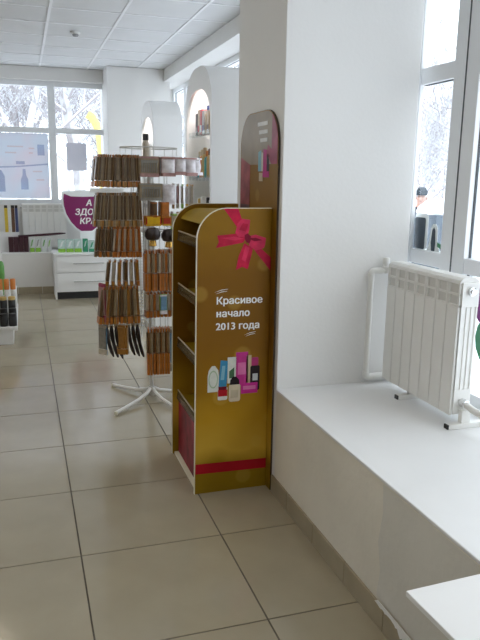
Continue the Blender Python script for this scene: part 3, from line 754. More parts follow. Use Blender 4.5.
# left-hand hooks: packs hung one behind another along -X, seen on edge
HL = -PI/2
def row(ztop, y, x0, x1, n, w, h, t, cols, label, group, kind='comb', fan=True, sf=.18):
    hook((SPX-.11 if x1 < SPX-.11 else SPX, y, ztop-.008), (x1-.012, y, ztop-.008))
    for k in range(n):
        x = x0 + (x1-x0)*k/(n-1)
        c = cols[k % len(cols)]
        wd_ = {'film': 'clear', 'pearl': 'white', 'umber': 'brown'}
        lab = '%s backed pack with %s comb and %s foot, %s%s' % (*(wd_.get(q_, q_) for q_ in c), ('outermost on ' if k == n-1 else 'innermost on ' if k == 0 else 'on '), label)
        pack((x, y+random.uniform(-.004,.004), ztop), w, h, t, HL+random.uniform(-.12,.12), c[0], c[1], c[2], lab, group, kind, tilt=((.05-.17*k/(n-1)) if fan else 0), sf=sf)
GR = 'comb packs on the spinner rack'
B1 = [('taupe','umber','amber'), ('honey','umber','rust'), ('taupe','taupe','amber')]
row(1.665, SPY-.17, .705, .465, 17, .075, .20, .0145, B1, 'top left spinner row', GR)
row(1.655, SPY-.02, .66, .46, 8, .075, .195, .012, B1, 'hook behind top left row', GR)
B2 = [('honey','umber','honey'), ('film','umber','taupe'), ('taupe','taupe','amber')]
row(1.435, SPY-.17, .715, .455, 18, .075, .215, .0145, B2, 'second left spinner row', GR)
row(1.43, SPY-.02, .62, .46, 5, .07, .205, .012, B2, 'hook behind second left row', GR)
B3 = [('rust','umber','rust'), ('umber','umber','rust'), ('film','rust','rust')]
row(1.225, SPY-.17, .705, .56, 10, .075, .20, .0155, [('film','rust','rust'),('rust','film','rust')], 'third left spinner row', GR)
row(1.225, SPY-.175, .545, .455, 6, .075, .195, .017, [('umber','umber','rust'),('taupe','umber','umber')], 'third left row end', GR)
row(1.01, SPY-.17, .69, .52, 6, .07, .17, .02, [('film','amber','rust'),('taupe','film','amber'),('umber','umber','amber')], 'fourth left spinner row', GR)
row(.845, SPY-.17, .69, .475, 12, .08, .25, .019, [('taupe','amber','rust'),('film','taupe','amber'),('umber','umber','rust')], 'fifth left spinner row', GR)
pack((.462, SPY-.18, .86), .07, .25, .012, HL+.5, 'plum', 'rose', 'plum', 'plum red comb pack at the outer end of the fifth left row', GR)
# lowest left row: dark curved brush handles
hook((SPX-.11, SPY-.17, .58), (.46, SPY-.17, .58))
def handle(x, y, z, h, sw, label):
    t = thing('hair_brush', label, 'hair brush', (x, y, z), 'dark curved brushes on the lowest spinner row')
    pts = [(x + sw*((k/7)**2)*.9, y, z - h*k/7) for k in range(8)]
    MB().tube(pts, [.005,.013,.015,.014,.012,.013,.012,.006], 8).build('handle', pk('ebony'), t, True)
    MB().box(x-.012, x+.012, y-.004, y+.004, z-.02, z+.01).build('hang_tab', pk('taupe'), t)
    return t
for k, x in enumerate((.485, .515, .545, .625, .655, .685)):
    handle(x, SPY-.17+.006*(k % 2), .578, .21+.008*(k % 3), .045, 'dark curved hair brush handle hanging on the lowest spinner row')
for x in (.575, .592): pack((x, SPY-.18, .585), .07, .20, .012, HL+.9, 'film', 'amber', 'amber', 'pale amber comb pack between the dark brush handles', GR)
pack((.46, SPY-.16, .585), .07, .20, .012, HL+.7, 'blue', 'steel', 'film', 'grey blue comb pack at the outer end of the lowest row', GR)
# right-hand side: packs facing the room, on hooks that come forward
def frow(x, ztop, n, w, h, t, cols, label, kind='comb', y1=None, rz=0.0):
    ya_ = SPY-.13; yb_ = (SPY-.16-.018*n) if y1 is None else y1
    hook((x, ya_+.02, ztop-.008), (x, yb_-.012, ztop-.008))
    for k in range(n):
        y = ya_ - .012 + (yb_-ya_)*k/max(1, n-1)
        c = cols[k % len(cols)]
        pack((x, y, ztop), w, h, t, rz+random.uniform(-.06,.06), c[0], c[1], c[2], label, GR, kind)
frow(.765, 1.655, 4, .125, .125, .010, [('taupe','steel','rose')], 'taupe card with a small grey comb, top front hook of the spinner', 'teeth')
frow(.885, 1.655, 4, .09, .12, .022, [('pearl','pearl','rose'),('rose','pearl','rose')], 'white bagged comb pack on the top front hook', 'bag')
frow(.965, 1.655, 3, .075, .11, .02, [('pearl','pearl','rose')], 'small white bagged pack beside the bagged comb packs', 'bag')
hook((SPX+.11, SPY-.12, 1.64), (1.10, SPY-.17, 1.64))
pack((1.04, SPY-.19, 1.655), .085, .115, .028, .35, 'pearl', 'pearl', 'rose', 'puffy white and pink bag at the outer end of the top right hook', GR, 'bag', name='bagged_pack')
pack((1.092, SPY-.135, 1.655), .08, .11, .028, .6, 'pearl', 'pearl', 'pearl', 'puffy white bag at the tip of the top right hook', GR, 'bag', name='bagged_pack')
frow(.775, 1.49, 4, .145, .105, .010, [('taupe','steel','steel')], 'wide taupe card with a grey comb, second front hook', 'teeth')
frow(.895, 1.485, 2, .075, .125, .012, [('pearl','pearl','pearl')], 'white tag pack on the second front hook of the spinner', 'bag')
frow(.80, 1.375, 3, .03, .10, .010, [('umber','umber','rust')], 'small brown pack under the second front hook', 'comb')
frow(.865, 1.375, 3, .055, .10, .012, [('rust','rust','rust'),('film','rust','rust')], 'small orange pack under the white tag pack', 'comb')
frow(.79, 1.285, 3, .10, .06, .012, [('scarlet','sun','sun'),('sun','sun','scarlet')], 'bright yellow and red pack above the black round brushes', 'comb')
frow(.88, 1.285, 2, .06, .06, .012, [('sun','scarlet','sun')], 'narrow yellow and red pack above the black round brushes', 'comb')
frow(.945, 1.30, 2, .06, .11, .014, [('pearl','film','lime')], 'pale pack hanging behind the gold stand corner', 'bag')
def round_brush(x, y, z, r, label):
    t = thing('powder_brush', label, 'brush', (x, y, z-.12), 'black round brushes on the spinner')
    MB().lathe([(r*.25,0),(r*.7,-.006),(r,-.03),(r*1.02,-.055),(r*.8,-.075),(r*.4,-.082)], (x,y,z), 12).build('bristles', pk('ebony'), t, True)
    MB().lathe([(r*.42,-.082),(r*.46,-.09),(r*.52,-.115),(r*.3,-.12)], (x,y,z), 12).build('ferrule', mat('brass_ferrule', PC['brass'], 0.25, 0.8, var=.1), t, True)
hook((.80, SPY-.1, 1.215), (.80, SPY-.26, 1.215)); hook((.895, SPY-.1, 1.215), (.895, SPY-.26, 1.215))
round_brush(.785, SPY-.22, 1.215, .05, 'black round brush with brass collar nearest the ladder wires')
round_brush(.89, SPY-.22, 1.205, .05, 'black round brush with brass collar nearest the gold stand')
OR = [('film','taupe','rust'), ('rust','film','rust'), ('film','rust','rust')]
row(1.075, SPY-.20, .925, .745, 9, .07, .27, .017, OR, 'middle front spinner hook', GR, fan=False, sf=.42)
frow(.925, 1.075, 2, .05, .25, .012, [('film','pearl','film')], 'narrow clear pack beside the long orange comb packs', 'comb')
row(.80, SPY-.20, .92, .75, 8, .07, .17, .017, OR, 'hook below long orange packs', GR, fan=False, sf=.25)
pack((.845, SPY-.245, .785), .05, .13, .012, 0.1, 'lime', 'blue', 'pearl', 'small blue and green pack in front of the short orange packs', GR)
row(.56, SPY-.20, .89, .755, 8, .07, .32, .016, [('film','taupe','rust'),('rust','umber','rust')], 'lowest front spinner hook', GR, fan=False, sf=.45)
frow(.905, .545, 2, .05, .29, .014, [('film','blue','steel')], 'narrow blue comb pack on the lowest front hook', 'comb')
SIDE = [('pearl','film','honey'), ('film','pearl','sun'), ('honey','film','lime'), ('pearl','rose','film')]
row(1.49, SPY-.10, 1.07, .95, 5, .07, .16, .012, SIDE, 'right hook below white bags', GR, fan=False)
row(1.31, SPY-.10, 1.09, .94, 5, .07, .17, .012, SIDE[::-1], 'lower right spinner hook', GR, fan=False)
# white strip across the left rows and the bottle standing in the top basket
ps = thing('price_strip', 'narrow white blank strip held across the left rows of the spinner', 'strip', (.55, SPY-.215, 1.44))
B(.40, .605, SPY-.222, SPY-.216, 1.432, 1.458, .001).build('strip_board', M_signwhite, ps)
B(.50, .51, SPY-.216, SPY-.13, 1.437, 1.445).build('strip_arm', M_wire, ps)
bt = thing('lotion_bottle', 'slim clear bottle with black cap standing in the spinner top basket', 'bottle', (.782, SPY-.03, 1.656))
MB().lathe([(.020,0),(.022,.004),(.022,.085),(.014,.105)], (.782, SPY-.03, 1.656), 12).build('body', pk('film'), bt, True)
MB().lathe([(.019,.105),(.019,.142),(.016,.146)], (.782, SPY-.03, 1.656), 12).build('cap', M_black, bt, True)

# ================================================================== DRAWER CABINET AND THE FAR LEDGE
cab = thing('drawer_cabinet', 'low white drawer cabinet with two long bar handles', 'cabinet', (0.75, 8.80, 0))
cx0, cx1, cy0, cy1 = 0.345, 1.10, 8.55, 9.045
B(cx0-.008, cx1, cy0-.008, cy1, .55, .572, .002).build('cabinet_top', M_white, cab)
B(cx0, cx0+.02, cy0, cy1, 0, .55).build('side_panel', M_white, cab); B(cx1-.02, cx1, cy0, cy1, 0, .55).build('side_panel', M_white, cab)
B(cx0+.02, cx1-.02, cy0+.02, cy1, .09, .55).build('body', M_white, cab)
B(cx0+.02, cx1-.02, cy0+.04, cy0+.06, 0, .09).build('plinth', M_dark, cab)
for z0, z1 in ((.095, .333), (.341, .545)):
    d = B(cx0+.024, cx1-.024, cy0-.004, cy0+.018, z0, z1, .002).build('drawer', M_white, cab)
    zz = (z0+z1)/2 + .01
    MB().tube([(.57, cy0-.03, zz), (.95, cy0-.03, zz)], .006, 8).tube([(.61, cy0-.03, zz), (.61, cy0-.004, zz)], .004, 6).tube([(.91, cy0-.03, zz), (.91, cy0-.004, zz)], .004, 6).build('handle', M_chrome, d, True)
# magenta shield sign
sg = thing('shield_sign', 'magenta shield sign with white lettering on a white board above the drawer cabinet', 'sign', (.80, 8.965, .572))
sh_pts = [(.515,1.295),(.60,1.262),(.75,1.258),(.90,1.262),(1.04,1.30),(1.06,1.20),(1.05,1.08),(1.0,.96),(.93,.88),(.86,.825),(.79,.806),(.735,.808),(.66,.86),(.59,.94),(.535,1.04),(.508,1.15),(.505,1.23)]
ctr = (.785, 1.06)
big = [(ctr[0]+(a-ctr[0])*1.09, ctr[1]+(b-ctr[1])*1.12+.004) for a, b in sh_pts]
big[1] = (.60,1.33); big[2] = (.75,1.345); big[3] = (.90,1.33)
MB().prism(big, 1, 8.965, 8.972).build('board', M_signwhite, sg)
MB().prism(sh_pts, 1, 8.963, 8.966).build('shield', M_magenta, sg)
B(.70, .88, 8.955, 8.99, .572, .82, .002).build('stand', M_signwhite, sg)
for body, x, z in (('А', .785, 1.145), ('ЗДО', .640, 1.028), ('КРА', .695, .912)):
    text_obj('lettering', body, .108, M_letter, sg, lambda a, b, d, x=x, z=z: (x+a, 8.9625-d, z+b), bold=.0028, shear=.15)
# boxes on the cabinet
def gbox(x0, x1, y0, y1, z0, z1, body, front, stripe, label, group):
    t = thing('carton', label, 'box', ((x0+x1)/2, (y0+y1)/2, z0), group)
    B(x0, x1, y0, y1, z0, z1, .002).build('body', pm(body), t)
    B(x0+.002, x1-.002, y0-.001, y0, z0, z0+(z1-z0)*.28).build('base_stripe', pm(stripe), t)
    MB().prism([(x0+(x1-x0)*.2, z0+(z1-z0)*.35), (x0+(x1-x0)*.5, z0+(z1-z0)*.45), (x0+(x1-x0)*.8, z0+(z1-z0)*.9), (x0+(x1-x0)*.45, z0+(z1-z0)*.8)], 1, y0-.0012, y0).build('leaf_print', pm(front), t)
PAL['mint'] = (0.42,0.55,0.50); PAL['offwhite'] = (0.68,0.70,0.68); PAL['lime'] = (0.35,0.45,0.04); PAL['emerald'] = (0.03,0.25,0.13); PAL['maroon'] = (0.05,0.012,0.02)
gC = 'green and white cartons on the far ledge and cabinet'
for k in range(3):
    gbox(.405+.10*k, .497+.10*k, 8.74, 8.80, .572, .735, 'mint', 'offwhite', 'lime', 'pale mint carton with lime base in the row on the drawer cabinet', gC)
gbox(.712, .775, 8.74, 8.80, .572, .738, 'emerald', 'mint', 'emerald', 'emerald green carton beside the mint cartons', gC)
gbox(.785, .862, 8.74, 8.80, .572, .715, 'mint', 'emerald', 'emerald', 'mint carton with emerald print at the row end', gC)
zb2 = ZL-.002
gbox(.068, .128, 9.16, 9.22, zb2, .725, 'offwhite', 'green', 'lime', 'white carton with green leaf print beside the dark box', gC)
gbox(.138, .205, 9.16, 9.22, zb2, .725, 'offwhite', 'grey', 'lime', 'white carton with grey and green print on the far ledge', gC)
gbox(.215, .28, 9.16, 9.22, zb2, .72, 'offwhite', 'green', 'offwhite', 'white carton with green swirl on the far ledge', gC)
gbox(.29, .34, 9.16, 9.22, zb2, .715, 'offwhite', 'lime', 'offwhite', 'white carton with pale lime print near the cabinet', gC)
dk = thing('dark_carton', 'dark maroon box standing on the far ledge beside the white cartons', 'box', (-.07, 9.2, zb2))
for k in range(4):
    B(-.192+.062*k, -.132+.062*k, 9.16, 9.25, zb2, .732, .002).build('box_section', pm('maroon'), dk)
wd = thing('dark_wand', 'long dark wand lying across the boxes before the far radiator', 'wand', (.2, 9.25, .735))
MB().tube([(-.07, 9.21, .743), (.1, 9.215, .748), (.3, 9.22, .757), (.45, 9.225, .768), (.53, 9.23, .772)], [.012,.014,.017,.015,.007], 8).build('shaft', pm('maroon'), wd, True)
# tall slim packs on a white block
blk = thing('white_block', 'small white block stand at the end of the far ledge', 'stand', (-.21, 9.22, zb2))
B(-.30, -.055, 9.255, 9.32, zb2, .79, .003).build('block', M_white, blk)
for x0, x1, c, lb in ((-.225,-.185,'yellow','slim yellow pack standing on the white block'), (-.175,-.15,'white','slim white pack between yellow and brown packs'), (-.142,-.10,'brown','slim brown pack standing on the white block'), (-.095,-.06,'navy','slim navy pack standing on the white block beside the radiator')):
    t = thing('slim_pack', lb, 'pack', ((x0+x1)/2, 9.27, .79), 'slim packs on the white block')
    B(x0, x1, 9.26, 9.29, .79, 1.10, .002).build('body', pm(c), t); B(x0, x1, 9.259, 9.291, 1.10, 1.135, .002).build('lid', pm('black' if c != 'white' else 'white'), t)

# ================================================================== LOW GONDOLA AT THE LEFT
gd = thing('low_gondola', 'low white shop shelf with stepped rows of dark jars', 'shelf', (-.62, 6.8, 0))
B(-1.15, -.135, 6.33, 7.5, 0, .135, .004).build('base', M_white, gd)
B(-1.18, -.095, 6.30, 7.5, .135, .168, .004).build('deck', M_white, gd)
MB().box(-1.15, -.10, 6.55, 7.5, .168, .27).build('step', M_white, gd); MB().box(-1.15, -.10, 6.72, 7.5, .27, .36).build('step', M_white, gd)
def jar(x, y, z, r, h, body, cap, label, group):
    t = thing('jar', label, 'jar', (x, y, z), group)
    MB().lathe([(r*.92,0),(r,.006),(r,h*.72),(r*.9,h*.76)], (x,y,z), 12).build('body', pm(body), t, True)
    MB().lathe([(r*.96,h*.76),(r*.96,h*.98),(r*.85,h)], (x,y,z), 12).build('lid', pm(cap), t, True)
for k in range(4):
    for q, y in enumerate((6.36, 6.46)):
        jar(-.135-.078*k, y, .168, .036, .115+.03*q, 'black', 'black', 'squat black jar in the front rows of the low shelf', 'black jars on the low shelf')
    jar(-.14-.075*k, 6.60, .27, .033, .13, 'black', 'gold', 'black jar with gold lid in the middle row of the low shelf', 'gold lidded jars on the low shelf')
for k in range(5):
    bottle(-.125-.058*k, 6.76, .36, .025, .185, 'white', 'orange', 'white bottle with tall orange cap in the rear row of the low shelf', 'orange capped bottles on the low shelf', .95, .55)
for k, (x, c, c2) in enumerate(((-.235,'green','white'),(-.312,'pink','white'),(-.389,'teal','white'))):
    bottle(x, 6.95, .36, .036, .42+.03*(k % 2), c, c2, 'tall %s bottle with white cap behind the orange capped bottles' % c, 'tall bottles on the low shelf', .5, .2)

# ================================================================== POSTERS AND STICKERS ON THE WINDOWS
def poster_mat(name, base, blot, s, k):
    m = bpy.data.materials.new(name); m.use_nodes = True; MATS[name] = m
    nt = m.node_tree; nt.nodes.clear(); out = nt.nodes.new('ShaderNodeOutputMaterial')
    tc = nt.nodes.new('ShaderNodeTexCoord'); n = nt.nodes.new('ShaderNodeTexNoise'); n.inputs['Scale'].default_value = s; n.inputs['Detail'].default_value = 2
    nt.links.new(tc.outputs['Object'], n.inputs['Vector'])
    cr = nt.nodes.new('ShaderNodeValToRGB'); cr.color_ramp.elements[0].position = 0.42; cr.color_ramp.elements[1].position = 0.62
    cr.color_ramp.elements[0].color = (*base, 1); cr.color_ramp.elements[1].color = (*blot, 1)
    nt.links.new(n.outputs['Fac'], cr.inputs[0])
    d = nt.nodes.new('ShaderNodeBsdfDiffuse'); t = nt.nodes.new('ShaderNodeBsdfTranslucent'); mx = nt.nodes.new('ShaderNodeMixShader'); mx.inputs[0].default_value = k
    for q in (d, t): nt.links.new(cr.outputs[0], q.inputs[0])
    nt.links.new(d.outputs[0], mx.inputs[1]); nt.links.new(t.outputs[0], mx.inputs[2]); nt.links.new(mx.outputs[0], out.inputs[0]); return m
M_post = poster_mat('poster_paper_back', (0.66,0.69,0.73), (0.70,0.66,0.69), 2.2, 0.7)
M_post2 = poster_mat('poster_paper_white', (0.62,0.61,0.63), (0.58,0.58,0.61), 3.0, 0.7)
M_ghost = glass_mat('poster_ghost_grey', (0.78, 0.81, 0.88), 0.01)
M_ghost2 = glass_mat('poster_ghost_peach', (0.98, 0.89, 0.86), 0.01)
pst = thing('window_poster', 'large pale translucent poster seen from behind on the far window', 'poster', (-.17, YW+.030, 1.21))
B(-.765, .37, YW+.028, YW+.0335, 1.215, 2.06).build('sheet', M_post, pst)
def gpx(name, ps, m): MB().prism(ps, 1, YW+.0255, YW+.0272).build(name, m, pst)
gpx('bottle_print', [(.0,1.33),(.095,1.33),(.095,1.46),(.07,1.52),(.065,1.6),(.03,1.6),(.025,1.52),(.0,1.46)], M_ghost)
gpx('bottle_print', [(-.30,1.3),(-.2,1.3),(-.2,1.5),(-.24,1.58),(-.27,1.58),(-.30,1.5)], M_ghost)
gpx('block_print', [(.23,1.78),(.32,1.78),(.32,1.92),(.23,1.92)], M_ghost)
gpx('block_print', [(-.05,1.66),(.06,1.66),(.06,1.70),(-.05,1.70)], M_ghost)
for (a, b, w) in ((.12,1.86,.07),(.12,1.80,.05),(.16,1.56,.12),(.20,1.45,.1),(-.18,1.8,.14),(-.15,1.88,.2)):
    gpx('line_print', [(a,b),(a+w,b),(a+w,b+.018),(a,b+.018)], M_ghost2)
gpx('wave_print', [(-.76,1.655)] + [(-.76+1.12*k/16, 1.64-.03*math.sin(PI*1.2*k/16)) for k in range(17)] + [(-.76+1.12*k/16, 1.66-.03*math.sin(PI*1.2*k/16)) for k in range(16, -1, -1)], M_ghost)
p2 = thing('small_poster', 'small plain pale sheet stuck on the far window beside the large poster', 'poster', (.74, YW+.030, 1.6))
B(.61, .872, YW+.028, YW+.0335, 1.59, 1.955).build('sheet', M_post2, p2)
# stickers on the near window
M_stk = mat('sticker_white', (0.82,0.86,0.86), 0.4, var=.02); M_stkd = mat('sticker_dark', (0.03,0.05,0.07), 0.4, var=.1); M_stkg = mat('sticker_green', (0.06,0.28,0.14), 0.4, var=.1)
XS = XW+0.033
stk = thing('bottle_sticker', 'die-cut window sticker of dark bottles with white outline behind the radiator', 'sticker', (XS, 2.86, 1.20))
def sx(name, ps, m, k): MB().prism(ps, 0, XS-.001-.0006*k, XS-.0006*k+.0002).build(name, m, stk)
sx('outline', rrect(2.868,1.20,2.984,1.375,.02), M_stk, 0); sx('bottle_print', rrect(2.89,1.20,2.984,1.355,.012), M_stkd, 1)
sx('outline', [(2.755,1.20),(2.868,1.20),(2.85,1.24),(2.84,1.31),(2.825,1.33),(2.80,1.33),(2.785,1.31),(2.782,1.24)], M_stk, 0)
sx('bottle_print', [(2.80,1.20),(2.828,1.20),(2.835,1.24),(2.828,1.30),(2.815,1.315),(2.803,1.30),(2.797,1.24)], M_stkd, 1)
sx('leaf_print', [(2.702,1.20),(2.71,1.215),(2.74,1.235),(2.78,1.245),(2.78,1.225),(2.74,1.212),(2.715,1.20)], M_stkg, 1)
st2 = thing('flower_sticker', 'purple and green flower sticker on the lower window pane beside the radiator', 'sticker', (XS, 2.3, .65))
def sy(name, ps, m, k): MB().prism(ps, 0, XS-.001-.0006*k, XS-.0006*k+.0002).build(name, m, st2)
sy('leaf_print', disc(2.30, .86, .14, .13), M_stkg, 0); sy('flower_print', disc(2.33, 1.02, .14, .12), mat('sticker_purple', (0.25,0.04,0.22), .4, var=.2), 1)

# smoke detector
det = thing('smoke_detector', 'small round smoke detector on the ceiling panel', 'detector', (.575, 7.10, ZC-.04))
MB().lathe([(.045, ZC+.004), (.048, ZC-.012), (.04, ZC-.02)], (.575, 7.10, 0), 16).build('base', M_white, det, True)
MB().lathe([(.03, ZC-.02), (.032, ZC-.03), (.02, ZC-.042)], (.575, 7.10, 0), 16).build('sensor', mat('detector_grey', (.3,.3,.31), .5, var=.05), det, True)

# ================================================================== OUTDOORS
GZ = -0.42
struct(B(-60, 90, -50, 110, GZ-.3, GZ).build('ground', M_snow), 'snow covered ground outside', 'snow')
struct(B(XMIN-.3, 2.12, YMIN-.3, YW+.45, GZ, -.125).build('wall_foundation', M_wall), 'building plinth', 'wall')
def bark():
    m = bpy.data.materials.new('snowy_bark'); m.use_nodes = True; MATS['snowy_bark'] = m
    nt = m.node_tree; b = nt.nodes['Principled BSDF']; b.inputs['Roughness'].default_value = .9
    g = nt.nodes.new('ShaderNodeNewGeometry'); sx_ = nt.nodes.new('ShaderNodeSeparateXYZ'); nt.links.new(g.outputs['Normal'], sx_.inputs[0])
    n = nt.nodes.new('ShaderNodeTexNoise'); n.inputs['Scale'].default_value = 2.5; tc = nt.nodes.new('ShaderNodeTexCoord'); nt.links.new(tc.outputs['Object'], n.inputs['Vector'])
    ad = nt.nodes.new('ShaderNodeMath'); ad.operation = 'MULTIPLY_ADD'; ad.inputs[1].default_value = 1.2; nt.links.new(n.outputs['Fac'], ad.inputs[0]); nt.links.new(sx_.outputs['Z'], ad.inputs[2])
    cr = nt.nodes.new('ShaderNodeValToRGB'); nt.links.new(ad.outputs[0], cr.inputs[0])
    cr.color_ramp.elements[0].position = .35; cr.color_ramp.elements[0].color = (.36,.335,.34,1); cr.color_ramp.elements[1].position = .75; cr.color_ramp.elements[1].color = (.8,.82,.86,1)  # bark tone lightened to stand in for haze; upward faces carry snow
    nt.links.new(cr.outputs[0], b.inputs['Base Color']); return m
M_bark = bark()
def make_tree_mesh(seed, H, twig):
    rnd = random.Random(seed); trunk = MB(); tw = MB()
    def branch(p, d, L, r, lv):
        n = 4 if lv < 3 else 3; pts = [p]; q = Vector(p); dd = Vector(d)
        for k in range(n):
            dd = (dd + Vector((rnd.uniform(-1,1), rnd.uniform(-1,1), rnd.uniform(-.5,.9)))*(.16+.05*lv)).normalized(); q = q + dd*(L/n); pts.append(q.copy())
        rs = [r*(1-.6*k/n) for k in range(n+1)]
        (trunk if lv < 2 else tw).tube(pts, rs, 6 if lv < 2 else 3, cap=False)
        if lv >= 4: return
        cnt = (9, 7, 6, 5)[lv]
        for c in range(cnt):
            t = rnd.uniform(.25 if lv else .22, 1.0); i = min(n-1, int(t*n)); b = pts[i].lerp(pts[i+1], t*n-i)
            side = Vector((rnd.uniform(-1,1), rnd.uniform(-1,1), rnd.uniform(-.1,.75))).normalized()
            branch(b, (dd*.5+side).normalized(), L*rnd.uniform(.42,.62), max(rs[i]*.5, twig), lv+1)
    branch(Vector((0,0,-.1)), Vector((0,0,1)), H, H*.02, 0)
    return trunk.mesh('trunk', smooth=True), tw.mesh('branches')
TREES = [make_tree_mesh(s, h, t) for s, h, t in ((1, 7.0, .016), (5, 8.0, .018), (9, 6.0, .015))]
for a, b in TREES: a.materials.append(M_bark); b.materials.append(M_bark)
random.seed(21)
spots = [(-.2,16.5),(1.5,18),(.4,21),(2.6,23),(-1.4,22),(3.2,28),(.6,27),(-3.5,19),(4.8,20),(1.9,33),(-2,31),(5.5,31),
         (14.5,22),(16,25),(18.5,27),(13.5,20.5),(20,31),(17,29),(22,35),(15,18.5),(19,23),(24,30),(18,15),(21,21),(14,28),(26,39),(12,33)]
for k, (x, y) in enumerate(spots):
    t = thing('bare_tree', 'bare snowy tree in the yard beyond the far window' if x < 8 else 'bare snowy tree across the street beyond the side window', 'tree', (x, y, GZ), 'snowy trees outside')
    s = random.uniform(.85, 1.2) * (1.0 if x < 8 else 0.52); t.scale = (s, s, s); t.rotation_euler[2] = random.uniform(0, 6.28)
    a, b = TREES[k % 3]; inst('trunk', a, (0,0,0), t); inst('branches', b, (0,0,0), t)
# yellow gas pipe arch beyond the far window
gp = thing('yellow_pipe', 'yellow gas pipe arch standing in the snow beyond the far window', 'pipe', (1.6, 14.2, GZ))
MB().tube([(1.62,14.2,GZ),(1.60,14.2,1.9),(1.56,14.2,2.3),(1.50,14.2,2.52),(1.42,14.2,2.66),(1.33,14.2,2.72)], .085, 10).build('pipe_run', mat('yellow_paint', (.70,.56,.18), .5, var=.05), gp, True)
MB().lathe([(.13, 0), (.13, .05), (.1, .06)], (1.62,14.2,GZ), 12).build('flange', MATS['yellow_paint'], gp, True)
# street cabinet with a heap of snow
uc = thing('street_cabinet', 'grey blue metal street cabinet with a heap of snow on top', 'cabinet', (6.2, 9.12, GZ))
M_uc = mat('cabinet_grey', (.085,.115,.145), .5, var=.06)
ub = B(5.95, 6.45, 8.82, 9.42, GZ, 1.02, .01).build('body', M_uc, uc)
B(5.94, 5.952, 8.86, 9.38, GZ+.12, .95, .003).build('door', M_uc, uc)
sn = MB().lathe([(.34,1.015),(.36,1.05),(.33,1.12),(.24,1.20),(.12,1.25),(.02,1.262)], (6.2,9.12,0), 14).build('snow_heap', M_snow, uc, True)

# person outside, dark cap and jacket
def skin(name, verts, edges, radii, m, parent, lv=2, off=Vector((0,0,0))):
    me = bpy.data.meshes.new(name); me.from_pydata([Vector(v)-off for v in verts], edges, []); me.update()
    o = bpy.data.objects.new(name, me); COL.objects.link(o); o.parent = parent
    md = o.modifiers.new('skin', 'SKIN'); me.skin_vertices.new() if not me.skin_vertices else None
    for i, r in enumerate(radii):
        sv = me.skin_vertices[0].data[i]; sv.radius = (r, r) if not isinstance(r, tuple) else r; sv.use_root = (i == 0)
    sd = o.modifiers.new('smooth', 'SUBSURF'); sd.levels = lv; sd.render_levels = lv
    md.use_smooth_shade = True; me.materials.append(m); return o
PX, PY = 6.47, 10.06
person = thing('person', 'person in dark cap and dark winter jacket standing beside the street cabinet', 'person', (PX, PY, GZ), None, math.radians(-40)); person.scale = (1.04,)*3
M_skin = mat('skin', (.55,.33,.26), .5, var=.05); M_jack = mat('dark_jacket', (.035,.04,.055), .8, var=.15); M_trs = mat('dark_trousers', (.03,.03,.035), .8, var=.1); M_cap = mat('dark_cap', (.03,.045,.06), .8, var=.1)
Vb = [(0,0,.92),(0,0,1.12),(0,-.01,1.36),(0,0,1.46),(0,-.01,1.56),(0,-.02,1.66),
      (.17,0,1.40),(.22,-.02,1.14),(.20,-.12,.92),(.19,-.17,.85),(-.17,0,1.40),(-.22,-.02,1.14),(-.20,-.12,.92),(-.19,-.17,.85),
      (.10,0,.86),(.11,-.01,.48),(.11,.02,.08),(.11,-.10,.04),(-.10,0,.86),(-.11,-.01,.48),(-.11,.02,.08),(-.11,-.10,.04)]
Eb = [(0,1),(1,2),(2,3),(3,4),(4,5),(2,6),(6,7),(7,8),(8,9),(2,10),(10,11),(11,12),(12,13),(0,14),(14,15),(15,16),(16,17),(0,18),(18,19),(19,20),(20,21)]
Rb = [.13,.13,.14,.055,.082,.07,.06,.048,.036,.03,.06,.048,.036,.03,.085,.06,.04,.035,.085,.06,.04,.035]
skin('body', Vb, Eb, Rb, M_skin, person)
Vj = [(0,0,.80),(0,0,1.12),(0,-.01,1.36),(0,0,1.48),(.18,0,1.40),(.23,-.02,1.14),(.205,-.11,.93),(-.18,0,1.40),(-.23,-.02,1.14),(-.205,-.11,.93)]
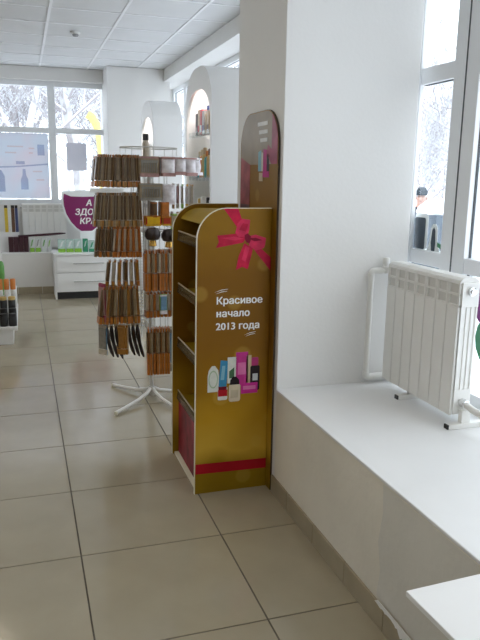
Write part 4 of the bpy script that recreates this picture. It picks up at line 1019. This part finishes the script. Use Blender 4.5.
skin('jacket', Vj, [(0,1),(1,2),(2,3),(2,4),(4,5),(5,6),(2,7),(7,8),(8,9)], [.19,.18,.18,.09,.085,.07,.055,.085,.07,.055], M_jack, person)
Vt = [(0,0,.90),(.10,0,.84),(.11,-.01,.48),(.11,.02,.10),(-.10,0,.84),(-.11,-.01,.48),(-.11,.02,.10)]
skin('trousers', Vt, [(0,1),(1,2),(2,3),(0,4),(4,5),(5,6)], [.15,.105,.08,.06,.105,.08,.06], M_trs, person)
def pl(mbx): # local mesh on the person
    return mbx
cp = MB().lathe([(.088,1.635),(.094,1.66),(.09,1.70),(.07,1.745),(.035,1.765),(.005,1.77)], (0,-.012,0), 14).mesh('cap', smooth=True); cp.materials.append(M_cap); inst('cap', cp, (0,0,0), person)
hd = MB().lathe([(.02,-.008),(.014,.004),(.006,.022)], (0,-.098,1.575), 8).mesh('nose', smooth=True); hd.materials.append(M_skin); inst('nose', hd, (0,0,0), person)
for s in (-1, 1):
    e = MB().lathe([(.003,-.008),(.010,0),(.003,.008)], (s*.032,-.082,1.61), 8).mesh('eye', smooth=True); e.materials.append(M_black); inst('eye', e, (0,0,0), person)
    e = MB().lathe([(.008,-.03),(.016,0),(.008,.03)], (s*.086,-.005,1.59), 8).mesh('ear', smooth=True); e.materials.append(M_skin); inst('ear', e, (0,0,0), person)
e = B(-.022, .022, -.094, -.084, 1.527, 1.537, .003).mesh('mouth'); e.materials.append(mat('lips', (.4,.16,.14), .5, var=.05)); inst('mouth', e, (0,0,0), person)
for s in (-1, 1):
    e = MB()
    for k in range(5):
        fx = s*.19 + (k-2)*.014
        if k == 4: e.tube([(s*.165,-.165,.86),(s*.150,-.185,.835),(s*.148,-.195,.81)], [.012,.010,.008], 6)
        else: e.tube([(fx,-.175,.83),(fx,-.19,.795),(fx,-.185,.765),(fx,-.172,.745-.004*(k % 2))], [.0095,.009,.0085,.006], 6)
    me_ = e.mesh('fingers', smooth=True); me_.materials.append(M_skin); inst('fingers', me_, (0,0,0), person)
